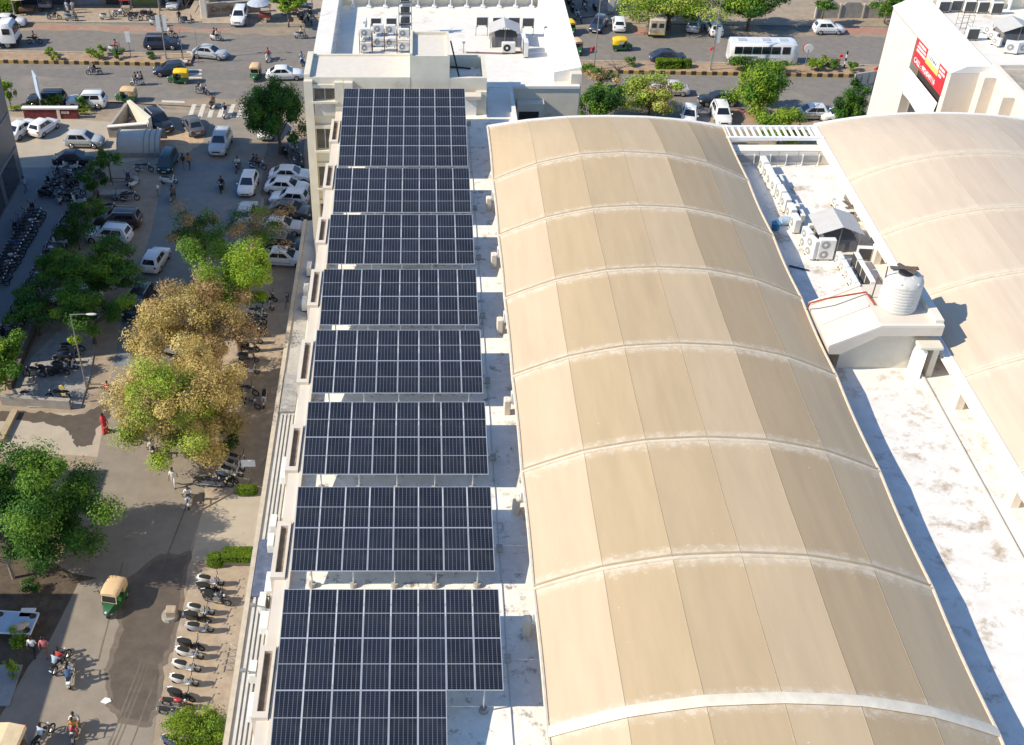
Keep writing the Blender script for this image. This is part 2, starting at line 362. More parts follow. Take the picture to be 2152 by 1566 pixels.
lg.build('ledge', CREAM, b)
for y0, y1 in ((78.3,81.4),(71.4,74.3),(64.3,66.9),(57.3,60.6),(50.0,53.3),(43.0,45.9),(36.0,38.9),(28.6,31.6)):
    q = MB(); X0, X1 = -6.74, -6.08
    q.box(X0, X0 + .2, y0 - .3, y1 + .3, 15.7, 17.15); q.box(X1 - .12, X1, y0 - .3, y1 + .3, 16.95, 17.15)
    q.box(X0 + .2, X1 - .12, y0 - .3, y0, 15.71, 17.15); q.box(X0 + .2, X1 - .12, y1, y1 + .3, 15.71, 17.15)
    pb = q.build('parapet_box', CREAM, b)
    MB().box(X0 + .2, X1 - .12, y0, y1, 16.951, 16.965).build('slot', mat('slot_floor', (0.24,0.18,0.125), 0.9, var=0.4), pb)
# rear wing
rw = thing('rear_wing', 'white flat roofed wing at the top centre with cooling units on its roof', 'building')
q = MB()
q.box(-8.9, 12.75, 88.605, 107.2, 0, ZD)
q.box(-8.9, 5.0, 84.35, 88.6, 0, ZD + .0)
q.build('wall', GREYWALL, rw)
MB().box(-7.5, 10.9, 88.7, 106.7, ZD, ZD + .03).build('roof_deck', WHITEROOF, rw)
MB().box(7.32, 12.1, 78.45, 88.59, 0, 13.2).build('lower_terrace', CONC, rw)
q = MB(); q.box(7.75, 9.9, 87.7, 88.58, 13.2, 15.55); q.build('entrance_hood', GREYWALL, rw)
MB().box(7.9, 9.5, 87.65, 87.69, 13.2, 14.9).build('doorway', DARKIN, rw)
MB().box(12.1, 12.95, 89.3, 90.2, 0, ZD + .9).build('corner_pier', GREYWALL, rw)
MB().box(7.0, 7.3, 80.6, 88.9, ZD + .02, ZD + .42).build('kerb_wall', WHITEROOF, rw)
MB().box(7.3, 12.75, 88.5, 88.9, ZD + .001, ZD + .22).build('kerb_wall', WHITEROOF, rw)
# sloping wide parapets
q = MB(); q.box(-8.9, -7.45, 88.45, 107.2, 15.8, 17.8); q.build('parapet', WHITEROOF, rw)
q = MB(); q.xzprism([(10.75, ZD), (10.75, 17.3), (12.95, 17.75), (12.95, 15.6)], 89.9, 107.2); q.build('parapet', mat('stained_coping', (0.78,0.74,0.68), 0.85, var=0.08, scale=1.5, stain=(0.52,0.46,0.38), stain_at=0.55, stain_scale=0.7), rw)
q = MB(); q.box(-7.45, 10.75, 106.75, 107.3, ZD, 18.6); q.build('parapet', GREYWALL, rw)
for k in range(12):
    x = -6.3 + k * 1.5; q = MB(); q.xzprism([(x-.05, ZD+.03), (x+.05, ZD+.03), (x+.05, 18.4), (x-.05, 18.4)], 106.1, 106.75); q.box(x-.2, x+.2, 105.9, 106.74, ZD+.03, ZD+.2); q.build('buttress', WHITE, rw)
for k in range(9):
    y = 89.6 + k * 2.0; MB().box(-7.45, -7.25, y, y + .35, ZD + .1, 17.4).build('bracket', WHITE, rw)
# stair head blocks on the wing
sb = thing('stair_block', 'row of pale rooftop rooms with flat roofs between the solar panels and the white roof', 'rooftop room')
q = MB()
q.box(-8.9, -0.85, 84.0, 88.4, ZD - 3, 19.35); q.box(-8.9, -5.95, 84.0, 84.36, 0, ZD - 3.001)
q.box(-0.85, 2.15, 84.02, 88.6, ZD, 21.0)
q.box(2.15, 5.0, 84.03, 84.3, ZD, 19.4); q.box(4.7, 5.0, 84.3, 88.4, ZD, 19.4); q.box(2.15, 4.7, 88.1, 88.4, ZD, 19.4); q.box(2.15, 4.7, 84.3, 88.1, ZD, 18.5)
wl = q.build('wall', GREYWALL, sb)
q = MB()
q.box(-8.9, -8.45, 84.0, 88.4, 19.35, 19.7); q.box(-8.45, -0.85, 84.0, 84.15, 19.35, 19.47); q.box(-8.45, -0.85, 88.2, 88.4, 19.35, 19.5)
q.box(-.85, -.65, 84.02, 88.6, 21.0, 21.35); q.box(1.97, 2.15, 84.02, 88.6, 21.0, 21.25); q.box(-.65, 1.97, 88.4, 88.6, 21.0, 21.25); q.box(-.65, 1.97, 84.02, 84.2, 21.0, 21.15)
q.build('coping', GREYWALL, sb)
q = MB(); q.box(-8.44, -.87, 84.16, 88.19, 19.35, 19.37); q.box(-.64, 1.96, 84.21, 88.39, 21.0, 21.02); q.build('roof_deck', mat('cream_roof_screed', (0.66,0.60,0.51), 0.85, var=0.06, stain=(0.45,0.38,0.3), stain_at=0.66, stain_scale=0.9), sb)
MB().box(2.16, 4.69, 84.31, 88.09, 18.5, 18.52).build('roof_deck', DECK, sb)
# pilasters and band giving the recesses of the front wall
q = MB()
q.box(-5.9, -5.2, 83.56, 83.99, ZD, 19.2); q.box(-.6, .5, 83.56, 84.0, ZD, 18.2); q.box(4.2, 5.0, 83.75, 84.02, ZD, 18.4)
q.box(-5.2, -.6, 83.55, 83.99, ZD, 18.05); q.box(.5, 3.2, 83.65, 84.0, ZD, 17.9)
q.build('pilaster', GREYWALL, sb)
q = MB(); q.box(3.0, 4.55, 82.9, 83.7, 18.15, 18.4); q.build('door_hood', CREAM, sb)
MB().box(3.4, 4.25, 83.6, 83.64, ZD, 18.12).build('door', WHITE, sb)
# front facade strip with windows, left of the panels
for i, (xa, ya, xb, yb) in enumerate(((660,183,706,209),(666,268,702,312),(671,347,702,391),(675,425,703,462))):
    A = atY(xa, yb, 84.0); B = atY(xb, ya, 84.0)
    wf = MB().box(A.x, B.x, 83.93, 83.998, A.z, B.z).build('window', mat('window_frame', (0.5,0.47,0.42), 0.6), rw)
    MB().box(A.x + .08, B.x - .08, 83.90, 83.93, A.z + .08, B.z - .08).build('pane', mat('dusty_glass', (0.10,0.09,0.075), 0.3, var=.5, scale=1.5), wf)
    MB().box((A.x + B.x)/2 - .03, (A.x + B.x)/2 + .03, 83.88, 83.90, A.z + .08, B.z - .08).build('mullion', ALU, wf)
    MB().box(A.x - .15, B.x + .15, 83.55, 83.93, A.z - .16, A.z - .002).build('sill', GREYWALL, wf)
    MB().box(A.x - .1, B.x + .1, 83.75, 83.93, B.z + .002, B.z + .3).build('lintel', GREYWALL, wf)
q = MB(); q.box(-8.9, -8.25, 83.62, 83.999, 0, 19.3); q.box(-6.58, -5.93, 83.62, 83.999, 0, 19.2); q.build('pier', GREYWALL, rw)
a = atY(662, 243, 83.8); bb = atY(705, 212, 83.8)
MB().box(a.x, bb.x, 83.75, 83.92, a.z, bb.z).build('stained_panel', mat('stained_panel', (0.55,0.52,0.47), 0.9, var=0.1, stain=(0.3,0.27,0.23), stain_at=0.55, stain_scale=1.5), rw)
# shopfront canopy along the street
cp = thing('street_canopy', 'long narrow shopfront canopy strip at street level beside the long building', 'canopy')
q = MB(); q.box(-9.85, -8.6, 14, 83.5, 4.2, 4.5); q.box(-9.85, -8.91, 83.5, 88.2, 4.2, 4.5); q.build('slab', mat('canopy_screed', (0.40,0.375,0.34), 0.9, var=0.18, scale=1.2, stain=(0.2,0.18,0.16), stain_at=0.6, stain_scale=0.6), cp)
q = MB(); q.box(-10.15, -9.86, 14, 88.2, 3.7, 4.62); q.build('fascia', mat('fascia_stone', (0.46,0.40,0.32), 0.9, var=0.15), cp)
for x in (-9.65, -9.4, -9.15, -8.9): MB().box(x, x + .14, 14, 62, 4.5, 4.66).build('rib', mat('canopy_rib', (0.50,0.48,0.45), 0.8, var=0.1), cp)
MB().box(-8.62, -8.45, 14, 83.5, 4.1, 4.95).build('kerb_wall', GREYWALL, cp)
MB().box(-9.75, -8.7, 62.2, 66.5, 4.51, 4.7).build('patched_sheet', mat('patched_tarpaulin', (0.3,0.29,0.28), 0.8, var=0.4, scale=2), cp)
MB().box(-9.8, -8.7, 45.5, 50.0, 4.52, 4.75).build('blue_sheet', mat('blue_tarpaulin', (0.09,0.11,0.17), 0.7, var=0.4, scale=2), cp)
q = MB()
for x, y in ((-8.75,39.5),(-8.75,44.0),(-8.75,34.5)): q.tube([(x,y,4.5),(x,y,5.5),(x-.6,y,5.7)], .04); q.box(x-.85, x-.55, y-.08, y+.08, 5.62, 5.78)
q.build('flood_lamp', STEEL, cp)

# ================================================================== solar tables
def cell_mat():
    m = bpy.data.materials.new('solar_cells'); m.use_nodes = True; n = m.node_tree.nodes; L = m.node_tree.links
    uv = n.new('ShaderNodeUVMap'); sx = n.new('ShaderNodeSeparateXYZ'); L.new(uv.outputs[0], sx.inputs[0])
    def line(sock, count, width):
        a = n.new('ShaderNodeMath'); a.operation = 'MULTIPLY'; a.inputs[1].default_value = count; L.new(sock, a.inputs[0])
        f = n.new('ShaderNodeMath'); f.operation = 'PINGPONG'; f.inputs[1].default_value = 0.5; L.new(a.outputs[0], f.inputs[0])
        g = n.new('ShaderNodeMath'); g.operation = 'LESS_THAN'; g.inputs[1].default_value = width; L.new(f.outputs[0], g.inputs[0]); return g.outputs[0]
    v = line(sx.outputs[0], 6, 0.055); h = line(sx.outputs[1], 24, 0.07)
    d = n.new('ShaderNodeMath'); d.operation = 'SUBTRACT'; d.inputs[1].default_value = 0.5; L.new(sx.outputs[1], d.inputs[0])
    d2 = n.new('ShaderNodeMath'); d2.operation = 'ABSOLUTE'; L.new(d.outputs[0], d2.inputs[0])
    mid = n.new('ShaderNodeMath'); mid.operation = 'LESS_THAN'; mid.inputs[1].default_value = 0.009; L.new(d2.outputs[0], mid.inputs[0])
    oi = n.new('ShaderNodeObjectInfo')
    rp = n.new('ShaderNodeValToRGB'); rp.color_ramp.elements[0].color = (0.011,0.013,0.020,1); rp.color_ramp.elements[1].color = (0.016,0.019,0.029,1); L.new(oi.outputs['Random'], rp.inputs[0])
    def mixc(fac, a, col, k):
        x = n.new('ShaderNodeMix'); x.data_type = 'RGBA'; s_ = n.new('ShaderNodeMath'); s_.operation = 'MULTIPLY'; s_.inputs[1].default_value = k
        L.new(fac, s_.inputs[0]); L.new(s_.outputs[0], x.inputs['Factor']); L.new(a, x.inputs['A']); x.inputs['B'].default_value = col; return x.outputs['Result']
    c = mixc(h, rp.outputs[0], (0.16,0.18,0.22,1), 0.22); c = mixc(v, c, (0.27,0.30,0.36,1), 0.42); c = mixc(mid.outputs[0], c, (0.36,0.38,0.42,1), 0.7)
    no = n.new('ShaderNodeTexNoise'); no.inputs['Scale'].default_value = 1.1; no.inputs['Detail'].default_value = 6; tc = n.new('ShaderNodeTexCoord'); L.new(tc.outputs['Object'], no.inputs[0])
    r3 = n.new('ShaderNodeValToRGB'); r3.color_ramp.elements[0].position = 0.45; r3.color_ramp.elements[1].position = 0.75; L.new(no.outputs[0], r3.inputs[0])
    c = mixc(r3.outputs[0], c, (0.14,0.13,0.115,1), 0.16)
    b_ = n['Principled BSDF']; L.new(c, b_.inputs['Base Color']); b_.inputs['Roughness'].default_value = 0.2; b_.inputs['Specular IOR Level'].default_value = 0.28
    return m
CELLS = cell_mat()
PW, PL, PITW, PITL = 1.118, 2.292, 1.131, 2.30
TILT = R(10.5)
px0 = -5.78
def panel_mesh():
    q = MB(); q.add([(.025,.025,.03),(PW-.025,.025,.03),(PW-.025,PL-.025,.03),(.025,PL-.025,.03)], [(0,1,2,3)], 0, [[(0,0),(1,0),(1,1),(0,1)]]); return q
def frame_mesh():
    q = MB(); q.box(0, PW, 0, .025, 0, .036); q.box(0, PW, PL-.025, PL, 0, .036); q.box(0, .025, .025, PL-.025, 0, .036); q.box(PW-.025, PW, .025, PL-.025, 0, .036)
    q.box(.025, PW-.025, .025, PL-.025, .0, .02); return q
PANEL_ME = None
tables = [(84.25, 4, 8, 0), (71.52, 2, 8, 0), (65.29, 2, 8, 0), (58.9, 2, 8, 0), (52.72, 2, 8, 0), (46.45, 2, 8, 0), (40.17, 2, 8, 0), (33.85, 3, 8, 2)]
names = ['largest solar table of four panel rows beside the far pale wall', 'two row solar table next in front of the four row one', 'two row solar table second in front of the four row one', 'two row solar table third in front of the four row one', 'two row solar table fourth in front of the four row one', 'two row solar table fifth in front of the four row one', 'two row solar table just behind the nearest three row one', 'nearest solar table with a shorter third row at the bottom edge']
for ti, (Y18, rows, cols, cut) in enumerate(tables):
    ln = rows * PITL; zlow = 17.5
    # far edge seen at z=18.3 in calibration; find the near edge so that the tilted far edge projects there
    far_h = zlow + ln * math.sin(TILT); Yfar = Y18 * (CAMZ - far_h) / (CAMZ - 18.3)
    Y0 = Yfar - ln * math.cos(TILT)
    t = thing('solar_table', names[ti], 'solar panels', (px0, Y0, zlow), 0, 'tilted solar panel tables on the long roof')
    rx = (TILT, 0, 0)
    for r_ in range(rows):
        for c_ in range(cols):
            nc = rows - 1 - r_
            if cut and r_ == 0 and c_ >= cols - cut: continue
            yy = r_ * PITL
            if PANEL_ME is None:
                pa = panel_mesh().build('solar_panel', CELLS, t); fr = frame_mesh().build('frame', ALU, pa); PANEL_ME = (pa.data, fr.data)
            else:
                pa = bpy.data.objects.new('solar_panel', PANEL_ME[0]); C.objects.link(pa); pa.parent = t
                fr = bpy.data.objects.new('frame', PANEL_ME[1]); C.objects.link(fr); fr.parent = pa
            pa.location = (c_ * PITW + .01, yy * math.cos(TILT), yy * math.sin(TILT) + .12); pa.rotation_euler = (TILT + R(rnd.uniform(-.12, .12)), R(rnd.uniform(-.15, .15)), 0)
    for yf in ([.25, .75] if rows == 2 else [.1, .37, .63, .9]):
        yy = ln * yf; MB().box(0, (cols - (cut if yy < PITL else 0)) * PITW, -.04, .04, -.08, .0).build('rail', ALU, t, loc=(0, yy*math.cos(TILT), yy*math.sin(TILT) + .09)).rotation_euler = rx
    for k in range(5):
        x = .9 + k * 1.85
        if cut and x > (cols - cut) * PITW - .2: ys = [PITL + .15, ln - .2]
        else: ys = [.15, ln - .2]
        q = MB(); q.beam((x, ys[0]*math.cos(TILT), ys[0]*math.sin(TILT) + .05), (x, ys[1]*math.cos(TILT), ys[1]*math.sin(TILT) + .05), .06, .07); q.build('rafter', ALU, t)
        for yy in ys:
            Lg = MB(); zt = yy*math.sin(TILT) + .05; y_ = yy*math.cos(TILT)
            Lg.cyl((x, y_, ZD + .02 - zlow), (x, y_, zt), .035, .035, 8); lo = Lg.build('leg', ALU, t)
            MB().cyl((x, y_, ZD + .015 - zlow), (x, y_, ZD + .22 - zlow), .2, .16, 12).build('footing', CONC, lo)

t = thing('conduit_run', 'thin grey cable conduit with junction boxes along the right ends of the solar tables', 'conduit')
MB().tube([(3.62, 27, ZD + .06), (3.62, 82.5, ZD + .06)], .022).build('pipe', ALU, t)
for (Y18, rows, cols, cut) in tables: MB().cbox(3.48, 3.78, Y18 - 2.4, Y18 - 2.1, ZD + .02, ZD + .3, .03).build('junction_box', mat('box_grey', (0.4,0.4,0.39), 0.6), t)
# ================================================================== membrane roofs
def membrane_mat(name, col):
    m = bpy.data.materials.new(name); m.use_nodes = True; n = m.node_tree.nodes; L = m.node_tree.links; b_ = n['Principled BSDF']
    tc = n.new('ShaderNodeTexCoord'); mp = n.new('ShaderNodeMapping'); mp.inputs['Scale'].default_value = (0.9, 0.12, 0.9); L.new(tc.outputs['Object'], mp.inputs[0])
    no = n.new('ShaderNodeTexNoise'); no.inputs['Scale'].default_value = 1.6; no.inputs['Detail'].default_value = 9; no.inputs['Roughness'].default_value = 0.6; L.new(mp.outputs[0], no.inputs[0])
    rp = n.new('ShaderNodeValToRGB'); rp.color_ramp.elements[0].position = 0.3; rp.color_ramp.elements[1].position = 0.72
    rp.color_ramp.elements[0].color = [c * .93 for c in col] + [1]; rp.color_ramp.elements[1].color = [c * 1.05 for c in col] + [1]; L.new(no.outputs[0], rp.inputs[0])
    # flaked pale patches along the arches
    uv = n.new('ShaderNodeUVMap'); sx = n.new('ShaderNodeSeparateXYZ'); L.new(uv.outputs[0], sx.inputs[0])
    pp = n.new('ShaderNodeMath'); pp.operation = 'PINGPONG'; pp.inputs[1].default_value = 0.5; L.new(sx.outputs[1], pp.inputs[0])
    mr = n.new('ShaderNodeMapRange'); mr.inputs['From Min'].default_value = 0.0; mr.inputs['From Max'].default_value = 0.17; mr.inputs['To Min'].default_value = 0.36; mr.inputs['To Max'].default_value = 0.0; L.new(pp.outputs[0], mr.inputs[0])
    n2 = n.new('ShaderNodeTexNoise'); n2.inputs['Scale'].default_value = 2.6; n2.inputs['Detail'].default_value = 10; n2.inputs['Roughness'].default_value = 0.75; L.new(tc.outputs['Object'], n2.inputs[0])
    ad = n.new('ShaderNodeMath'); ad.operation = 'ADD'; L.new(mr.outputs[0], ad.inputs[0]); L.new(n2.outputs[0], ad.inputs[1])
    r2 = n.new('ShaderNodeValToRGB'); r2.color_ramp.elements[0].position = 0.72; r2.color_ramp.elements[1].position = 0.84; L.new(ad.outputs[0], r2.inputs[0])
    x = n.new('ShaderNodeMix'); x.data_type = 'RGBA'; s_ = n.new('ShaderNodeMath'); s_.operation = 'MULTIPLY'; s_.inputs[1].default_value = 0.65; L.new(r2.outputs[0], s_.inputs[0])
    L.new(s_.outputs[0], x.inputs['Factor']); L.new(rp.outputs[0], x.inputs['A']); x.inputs['B'].default_value = (0.66, 0.565, 0.435, 1)
    m3 = n.new('ShaderNodeMapRange'); m3.inputs['From Min'].default_value = 0.0; m3.inputs['From Max'].default_value = 0.09; m3.inputs['To Min'].default_value = 0.38; m3.inputs['To Max'].default_value = 0.0; L.new(pp.outputs[0], m3.inputs[0])
    x2 = n.new('ShaderNodeMix'); x2.data_type = 'RGBA'; L.new(m3.outputs[0], x2.inputs['Factor']); L.new(x.outputs['Result'], x2.inputs['A']); x2.inputs['B'].default_value = (0.68, 0.60, 0.48, 1); x = x2
    # dirt streaks
    n3 = n.new('ShaderNodeTexNoise'); n3.inputs['Scale'].default_value = 0.9; n3.inputs['Detail'].default_value = 8; L.new(mp.outputs[0], n3.inputs[0])
    r3 = n.new('ShaderNodeValToRGB'); r3.color_ramp.elements[0].position = 0.58; r3.color_ramp.elements[1].position = 0.75; L.new(n3.outputs[0], r3.inputs[0])
    y = n.new('ShaderNodeMix'); y.data_type = 'RGBA'; s2 = n.new('ShaderNodeMath'); s2.operation = 'MULTIPLY'; s2.inputs[1].default_value = 0.25; L.new(r3.outputs[0], s2.inputs[0]); L.new(s2.outputs[0], y.inputs['Factor'])
    L.new(x.outputs['Result'], y.inputs['A']); y.inputs['B'].default_value = [c * .7 for c in col] + [1]
    n4 = n.new('ShaderNodeTexNoise'); n4.inputs['Scale'].default_value = 5.5; n4.inputs['Detail'].default_value = 4; L.new(tc.outputs['Object'], n4.inputs[0])
    r4 = n.new('ShaderNodeValToRGB'); r4.color_ramp.elements[0].position = 0.735; r4.color_ramp.elements[1].position = 0.76; L.new(n4.outputs[0], r4.inputs[0])
    z_ = n.new('ShaderNodeMix'); z_.data_type = 'RGBA'; s4 = n.new('ShaderNodeMath'); s4.operation = 'MULTIPLY'; s4.inputs[1].default_value = 0.6; L.new(r4.outputs[0], s4.inputs[0]); L.new(s4.outputs[0], z_.inputs['Factor'])
    L.new(y.outputs['Result'], z_.inputs['A']); z_.inputs['B'].default_value = (0.72, 0.66, 0.55, 1); y = z_
    bp = n.new('ShaderNodeBump'); bp.inputs['Strength'].default_value = 0.25; bp.inputs['Distance'].default_value = 0.06; L.new(n3.outputs['Fac'], bp.inputs['Height']); L.new(bp.outputs['Normal'], b_.inputs['Normal'])
    L.new(y.outputs['Result'], b_.inputs['Base Color']); b_.inputs['Roughness'].default_value = 0.6; b_.inputs['Specular IOR Level'].default_value = 0.35
    return m
MEM = [membrane_mat('tan_membrane', (0.49, 0.364, 0.216)), membrane_mat('tan_membrane_pale', (0.54, 0.403, 0.247)), membrane_mat('tan_membrane_brown', (0.46, 0.334, 0.196)), membrane_mat('tan_membrane_new', (0.565, 0.43, 0.285)), membrane_mat('cream_membrane', (0.59, 0.475, 0.355)), membrane_mat('cream_membrane_soft', (0.58, 0.46, 0.34))]
SEAM = mat('membrane_seam', (0.42, 0.33, 0.215), 0.8); RIBM = mat('membrane_welt', (0.64, 0.54, 0.41), 0.7, var=0.15, scale=3)
def dome(label, x0, x1, ribs, rise, end_rise, lab_seed, ngore=6):
    t = thing('membrane_roof', label, 'fabric roof', (0, 0, 0))
    half = (x1 - x0) / 2; xc = (x0 + x1) / 2; ze = 18.05
    def prof(tt): return 1 - abs(tt) ** 2.25
    knots = [-1 + 2 * k / ngore for k in range(ngore + 1)]
    ts = []
    for k in range(ngore):
        for j in range(3): ts.append(knots[k] + (knots[k+1] - knots[k]) * j / 3)
    ts.append(1.0)
    def zt(tt):
        k = min(ngore - 1, int((tt + 1) / 2 * ngore + 1e-6)); a, b_ = knots[k], knots[k+1]; f = (tt - a) / (b_ - a)
        flat = prof(a) * (1 - f) + prof(b_) * f; kf = .6 if x0 < 20 else .1
        return flat * kf + prof(tt) * (1 - kf)
    mb = MB(); r2 = random.Random(lab_seed); nv = 8
    ys = ribs
    def pt(i, bay, v):
        tt = ts[i]; ya, yb = ys[bay], ys[bay+1]; ra, rb = (rise if bay > 0 or lab_seed < 0 else rise, rise)
        ra = end_rise if bay == 0 else rise; rb = end_rise if bay == len(ys) - 2 and False else rise
        sag = math.sin(math.pi * v)
        h = (ra * (1 - v) + rb * v) if bay else ra + (rb - ra) * math.sin(v * math.pi / 2) ** 0.8
        inset = 0.05 * sag
        return (xc + tt * (half - inset * abs(tt) ** 6), ya + (yb - ya) * v, ze + h * zt(tt) - (.10 if bay else .03) * sag * (1 - abs(tt) * .3))
    for bay in range(len(ys) - 1):
        gm = [4, 4, 5, 4, 5, 5] if x0 > 20 else [3, 0, 0, 1, 2, 1] if bay else [1, 1, 0, 1, 0, 2]
        for i in range(len(ts) - 1):
            for j in range(nv):
                v0, v1 = j / nv, (j + 1) / nv
                mb.add([pt(i, bay, v0), pt(i, bay, v1), pt(i+1, bay, v1), pt(i+1, bay, v0)], [(0,1,2,3)], gm[i // 3], [[(ts[i], v0), (ts[i], v1), (ts[i+1], v1), (ts[i+1], v0)]])
    mb.build('fabric', MEM, t)
    # arches
    for k in range(1, len(ys)):
        q = MB(); pts = [Vector(pt(i, k - 1, 1.0)) + Vector((0, 0, .01)) for i in range(len(ts))]
        
        q.taper([p + Vector((0, -.10, 0)) for p in pts], [.07] * len(pts), 6); q.build('arch', RIBM, t, smooth=True)
        q = MB(); q.taper([p + Vector((0, .10, -.01)) for p in pts], [.06] * len(pts), 6); q.build('welt', SEAM if x0 < 20 else MEM[4], t, smooth=True)
        if k == len(ys) - 2 and x0 < 20:
            q = MB(); n_ = len(pts)
            q.add([p + Vector((0, d, .10 - .25 * abs(d))) for d in (-.24, -.08, .1, .28) for p in pts], [(j*n_+i, j*n_+i+1, (j+1)*n_+i+1, (j+1)*n_+i) for j in range(3) for i in range(n_-1)]); q.build('patch_strip', mat('white_patch_strip', (0.70,0.625,0.50), 0.8, var=.12, scale=2), t, smooth=True)
    for k in range(1, ngore):
        q = MB()
        for bay in range(len(ys) - 1):
            pts = [Vector(pt(k * 3, bay, v / nv)) + Vector((0, 0, .006)) for v in range(nv + 1)]; q.taper(pts, [.011 if x0 < 20 else .003] * len(pts), 5)
        q.build('seam', SEAM if x0 < 20 else MEM[4], t)
    q = MB(); pts = [Vector(pt(i, 0, 0)) for i in range(len(ts))]; q.taper(pts, [.10] * len(pts), 6); q.build('edge_beam', WHITE, t, smooth=True)
    for side in (0, len(ts) - 1):
        q = MB()
        for bay in range(len(ys) - 1):
            pts = [Vector(pt(side, bay, v / nv)) for v in range(nv + 1)]; q.taper(pts, [.085] * len(pts), 6)
        q.build('edge_cord', RIBM if x0 < 20 else WHITE, t, smooth=True)
    return t
RY = [78.6, 70.45, 63.38, 56.4, 49.1, 41.68, 34.28, 26.97, 19.7]
dl = dome('arched tan fabric roof in the middle of the picture, right of the solar panels', 4.85, 22.05, RY, 2.1, 0.8, 3)
dr = dome('arched pale tan fabric roof at the right edge of the picture, beyond the white terrace', 28.75, 46.0, [78.9] + RY[1:], 2.1, 0.9, 8)
for y in RY[1:8]:
    MB().cbox(4.36, 4.72, y - 1.45, y - 1.0, ZD + .02, 17.5, .05).build('post', CREAM, dl)
    MB().box(4.72, 5.1, y - 1.4, y - 1.1, 17.3, 17.95).build('bracket', WHITE, dl)
    MB().cbox(21.9, 22.3, y - .3, y + .3, ZD + .03, 17.8, .05).build('post', CREAM, dl)
    MB().cbox(28.35, 28.85, y - 1.0, y - .3, ZD + .03, 17.7, .05).build('post', TOWERW, dr)
MB().box(28.42, 28.9, 14, 79.0, 17.72, 17.98).build('gutter', WHITE, dr)
q = MB(); q.box(29.3, 29.6, 14, 78.4, ZD + .03, 17.5); q.build('low_wall', TOWERW, dr)
for y in RY[1:8]:
    for d in (2.0, 4.1, 6.1): MB().box(28.3, 28.42, y - d - .8, y - d + .8, 17.78, 17.86).build('bracket', RUST if False else TOWERW, dr)

# ================================================================== terrace between the two fabric roofs
tp = tag(MB().build('x', WHITE), None, None) if False else None
t = thing('terrace_kerb', 'thin low kerb strip running along the white terrace beside the right fabric roof', 'kerb'); MB().box(27.55, 27.67, 14, 51.5, ZD + .03, ZD + .16).build('strip', TOWERW, t)
t = thing('terrace_parapet', 'white parapet with grey panelled inner face at the far end of the white terrace', 'parapet')
MB().box(21.9, 29.3, 75.6, 76.7, 14, 17.55).build('wall', WHITEROOF, t)
for k in range(6): MB().box(22.6 + k * 1.15, 22.66 + k * 1.15, 75.45, 75.6, ZD + .03, 17.35).build('buttress', WHITE, t)
MB().box(22.0, 28.6, 75.52, 75.6, 16.75, 17.3).build('panel', mat('grey_cladding', (0.36,0.36,0.35), 0.7), t)
q = MB(); q.tube([(22.0, 75.3, 17.75), (28.4, 75.3, 17.75)], .025)
for k in range(5): q.tube([(22.6 + k * 1.4, 75.3, ZD), (22.6 + k * 1.4, 75.3, 17.75)], .02)
q.build('handrail', STEEL, t)
a, b_, c_, d_ = at(1524,268,18), at(1713,266,18), at(1728,293,18), at(1536,291,18)
t = thing('pergola', 'white slatted pergola bridging the gap between the two fabric roofs', 'pergola')
q = MB(); q.beam((21.9, a.y, 18), (28.9, a.y, 18), .22, .25); q.build('rail', WHITE, t)
q = MB(); q.beam((21.9, d_.y, 18), (28.9, d_.y, 18), .22, .25); q.build('rail', WHITE, t)
for k in range(15):
    x = 22.2 + k * .46; MB().beam((x, d_.y + .11, 18), (x, a.y - .11, 18), .11, .2).build('slat', WHITE, t)
# roof hut with water tank
def hY(px, py): return atY(px, py, 51.3)
e0 = hY(1741, 731); r0 = hY(1853, 689); f0 = hY(1983, 694)
YB = 55.2
t = thing('roof_hut', 'cream stair hut with sloping roof on the white terrace', 'hut')
q = MB(); x_e, z_e, x_r, z_r, x_f = e0.x, e0.z, r0.x, r0.z, f0.x
q.xzprism([(x_e + .9, ZD + .03), (x_e + .9, z_e - .1), (x_r + .1, z_r - .55), (x_f - .35, z_r - .55), (x_f - .35, ZD + .03)], 51.75, YB); q.build('wall', GREYWALL, t)
q = MB(); q.xzprism([(x_e, z_e), (x_r, z_r), (x_f, z_r - .0), (x_f, z_r - .55), (x_r + .05, z_r - .55), (x_e + .75, z_e - .55 + .1), (x_e + .1, z_e - .45)], 51.3, YB + .3); q.build('roof', CREAM, t)
q = MB(); sl = (z_r - z_e) / (x_r - x_e)
for y in (51.3, YB + .05): q = MB(); q.xzprism([(x_e, z_e + .002), (x_r, z_r + .002), (x_r, z_r + .14), (x_e, z_e + .14)], y, y + .25); q.build('coping', TOWERW, t)
q = MB()
for y in (51.3,): q.box(x_r, x_f, y, y + .22, z_r + .002, z_r + .13)
q.build('coping', TOWERW, t); MB().box(x_f - .45, x_f, 51.53, YB + .3, z_r + .003, z_r + .32).build('upstand', TOWERW, t)
MB().xzprism([(x_e + .2, z_e + .06), (x_r - .1, z_r - .05), (x_r - .1, z_r + .06), (x_e + .2, z_e + .17)], 53.3, 53.55).build('roof_rib', TOWERW, t)
MB().cbox(x_f - 1.25, x_f + .05, 50.7, 51.74, 18.55, 18.72, .04).build('door_hood', GREYWALL, t)
MB().box(x_f - 1.05, x_f - .55, 51.68, 51.74, ZD + .04, 18.5).build('doorway', DARKIN, t)
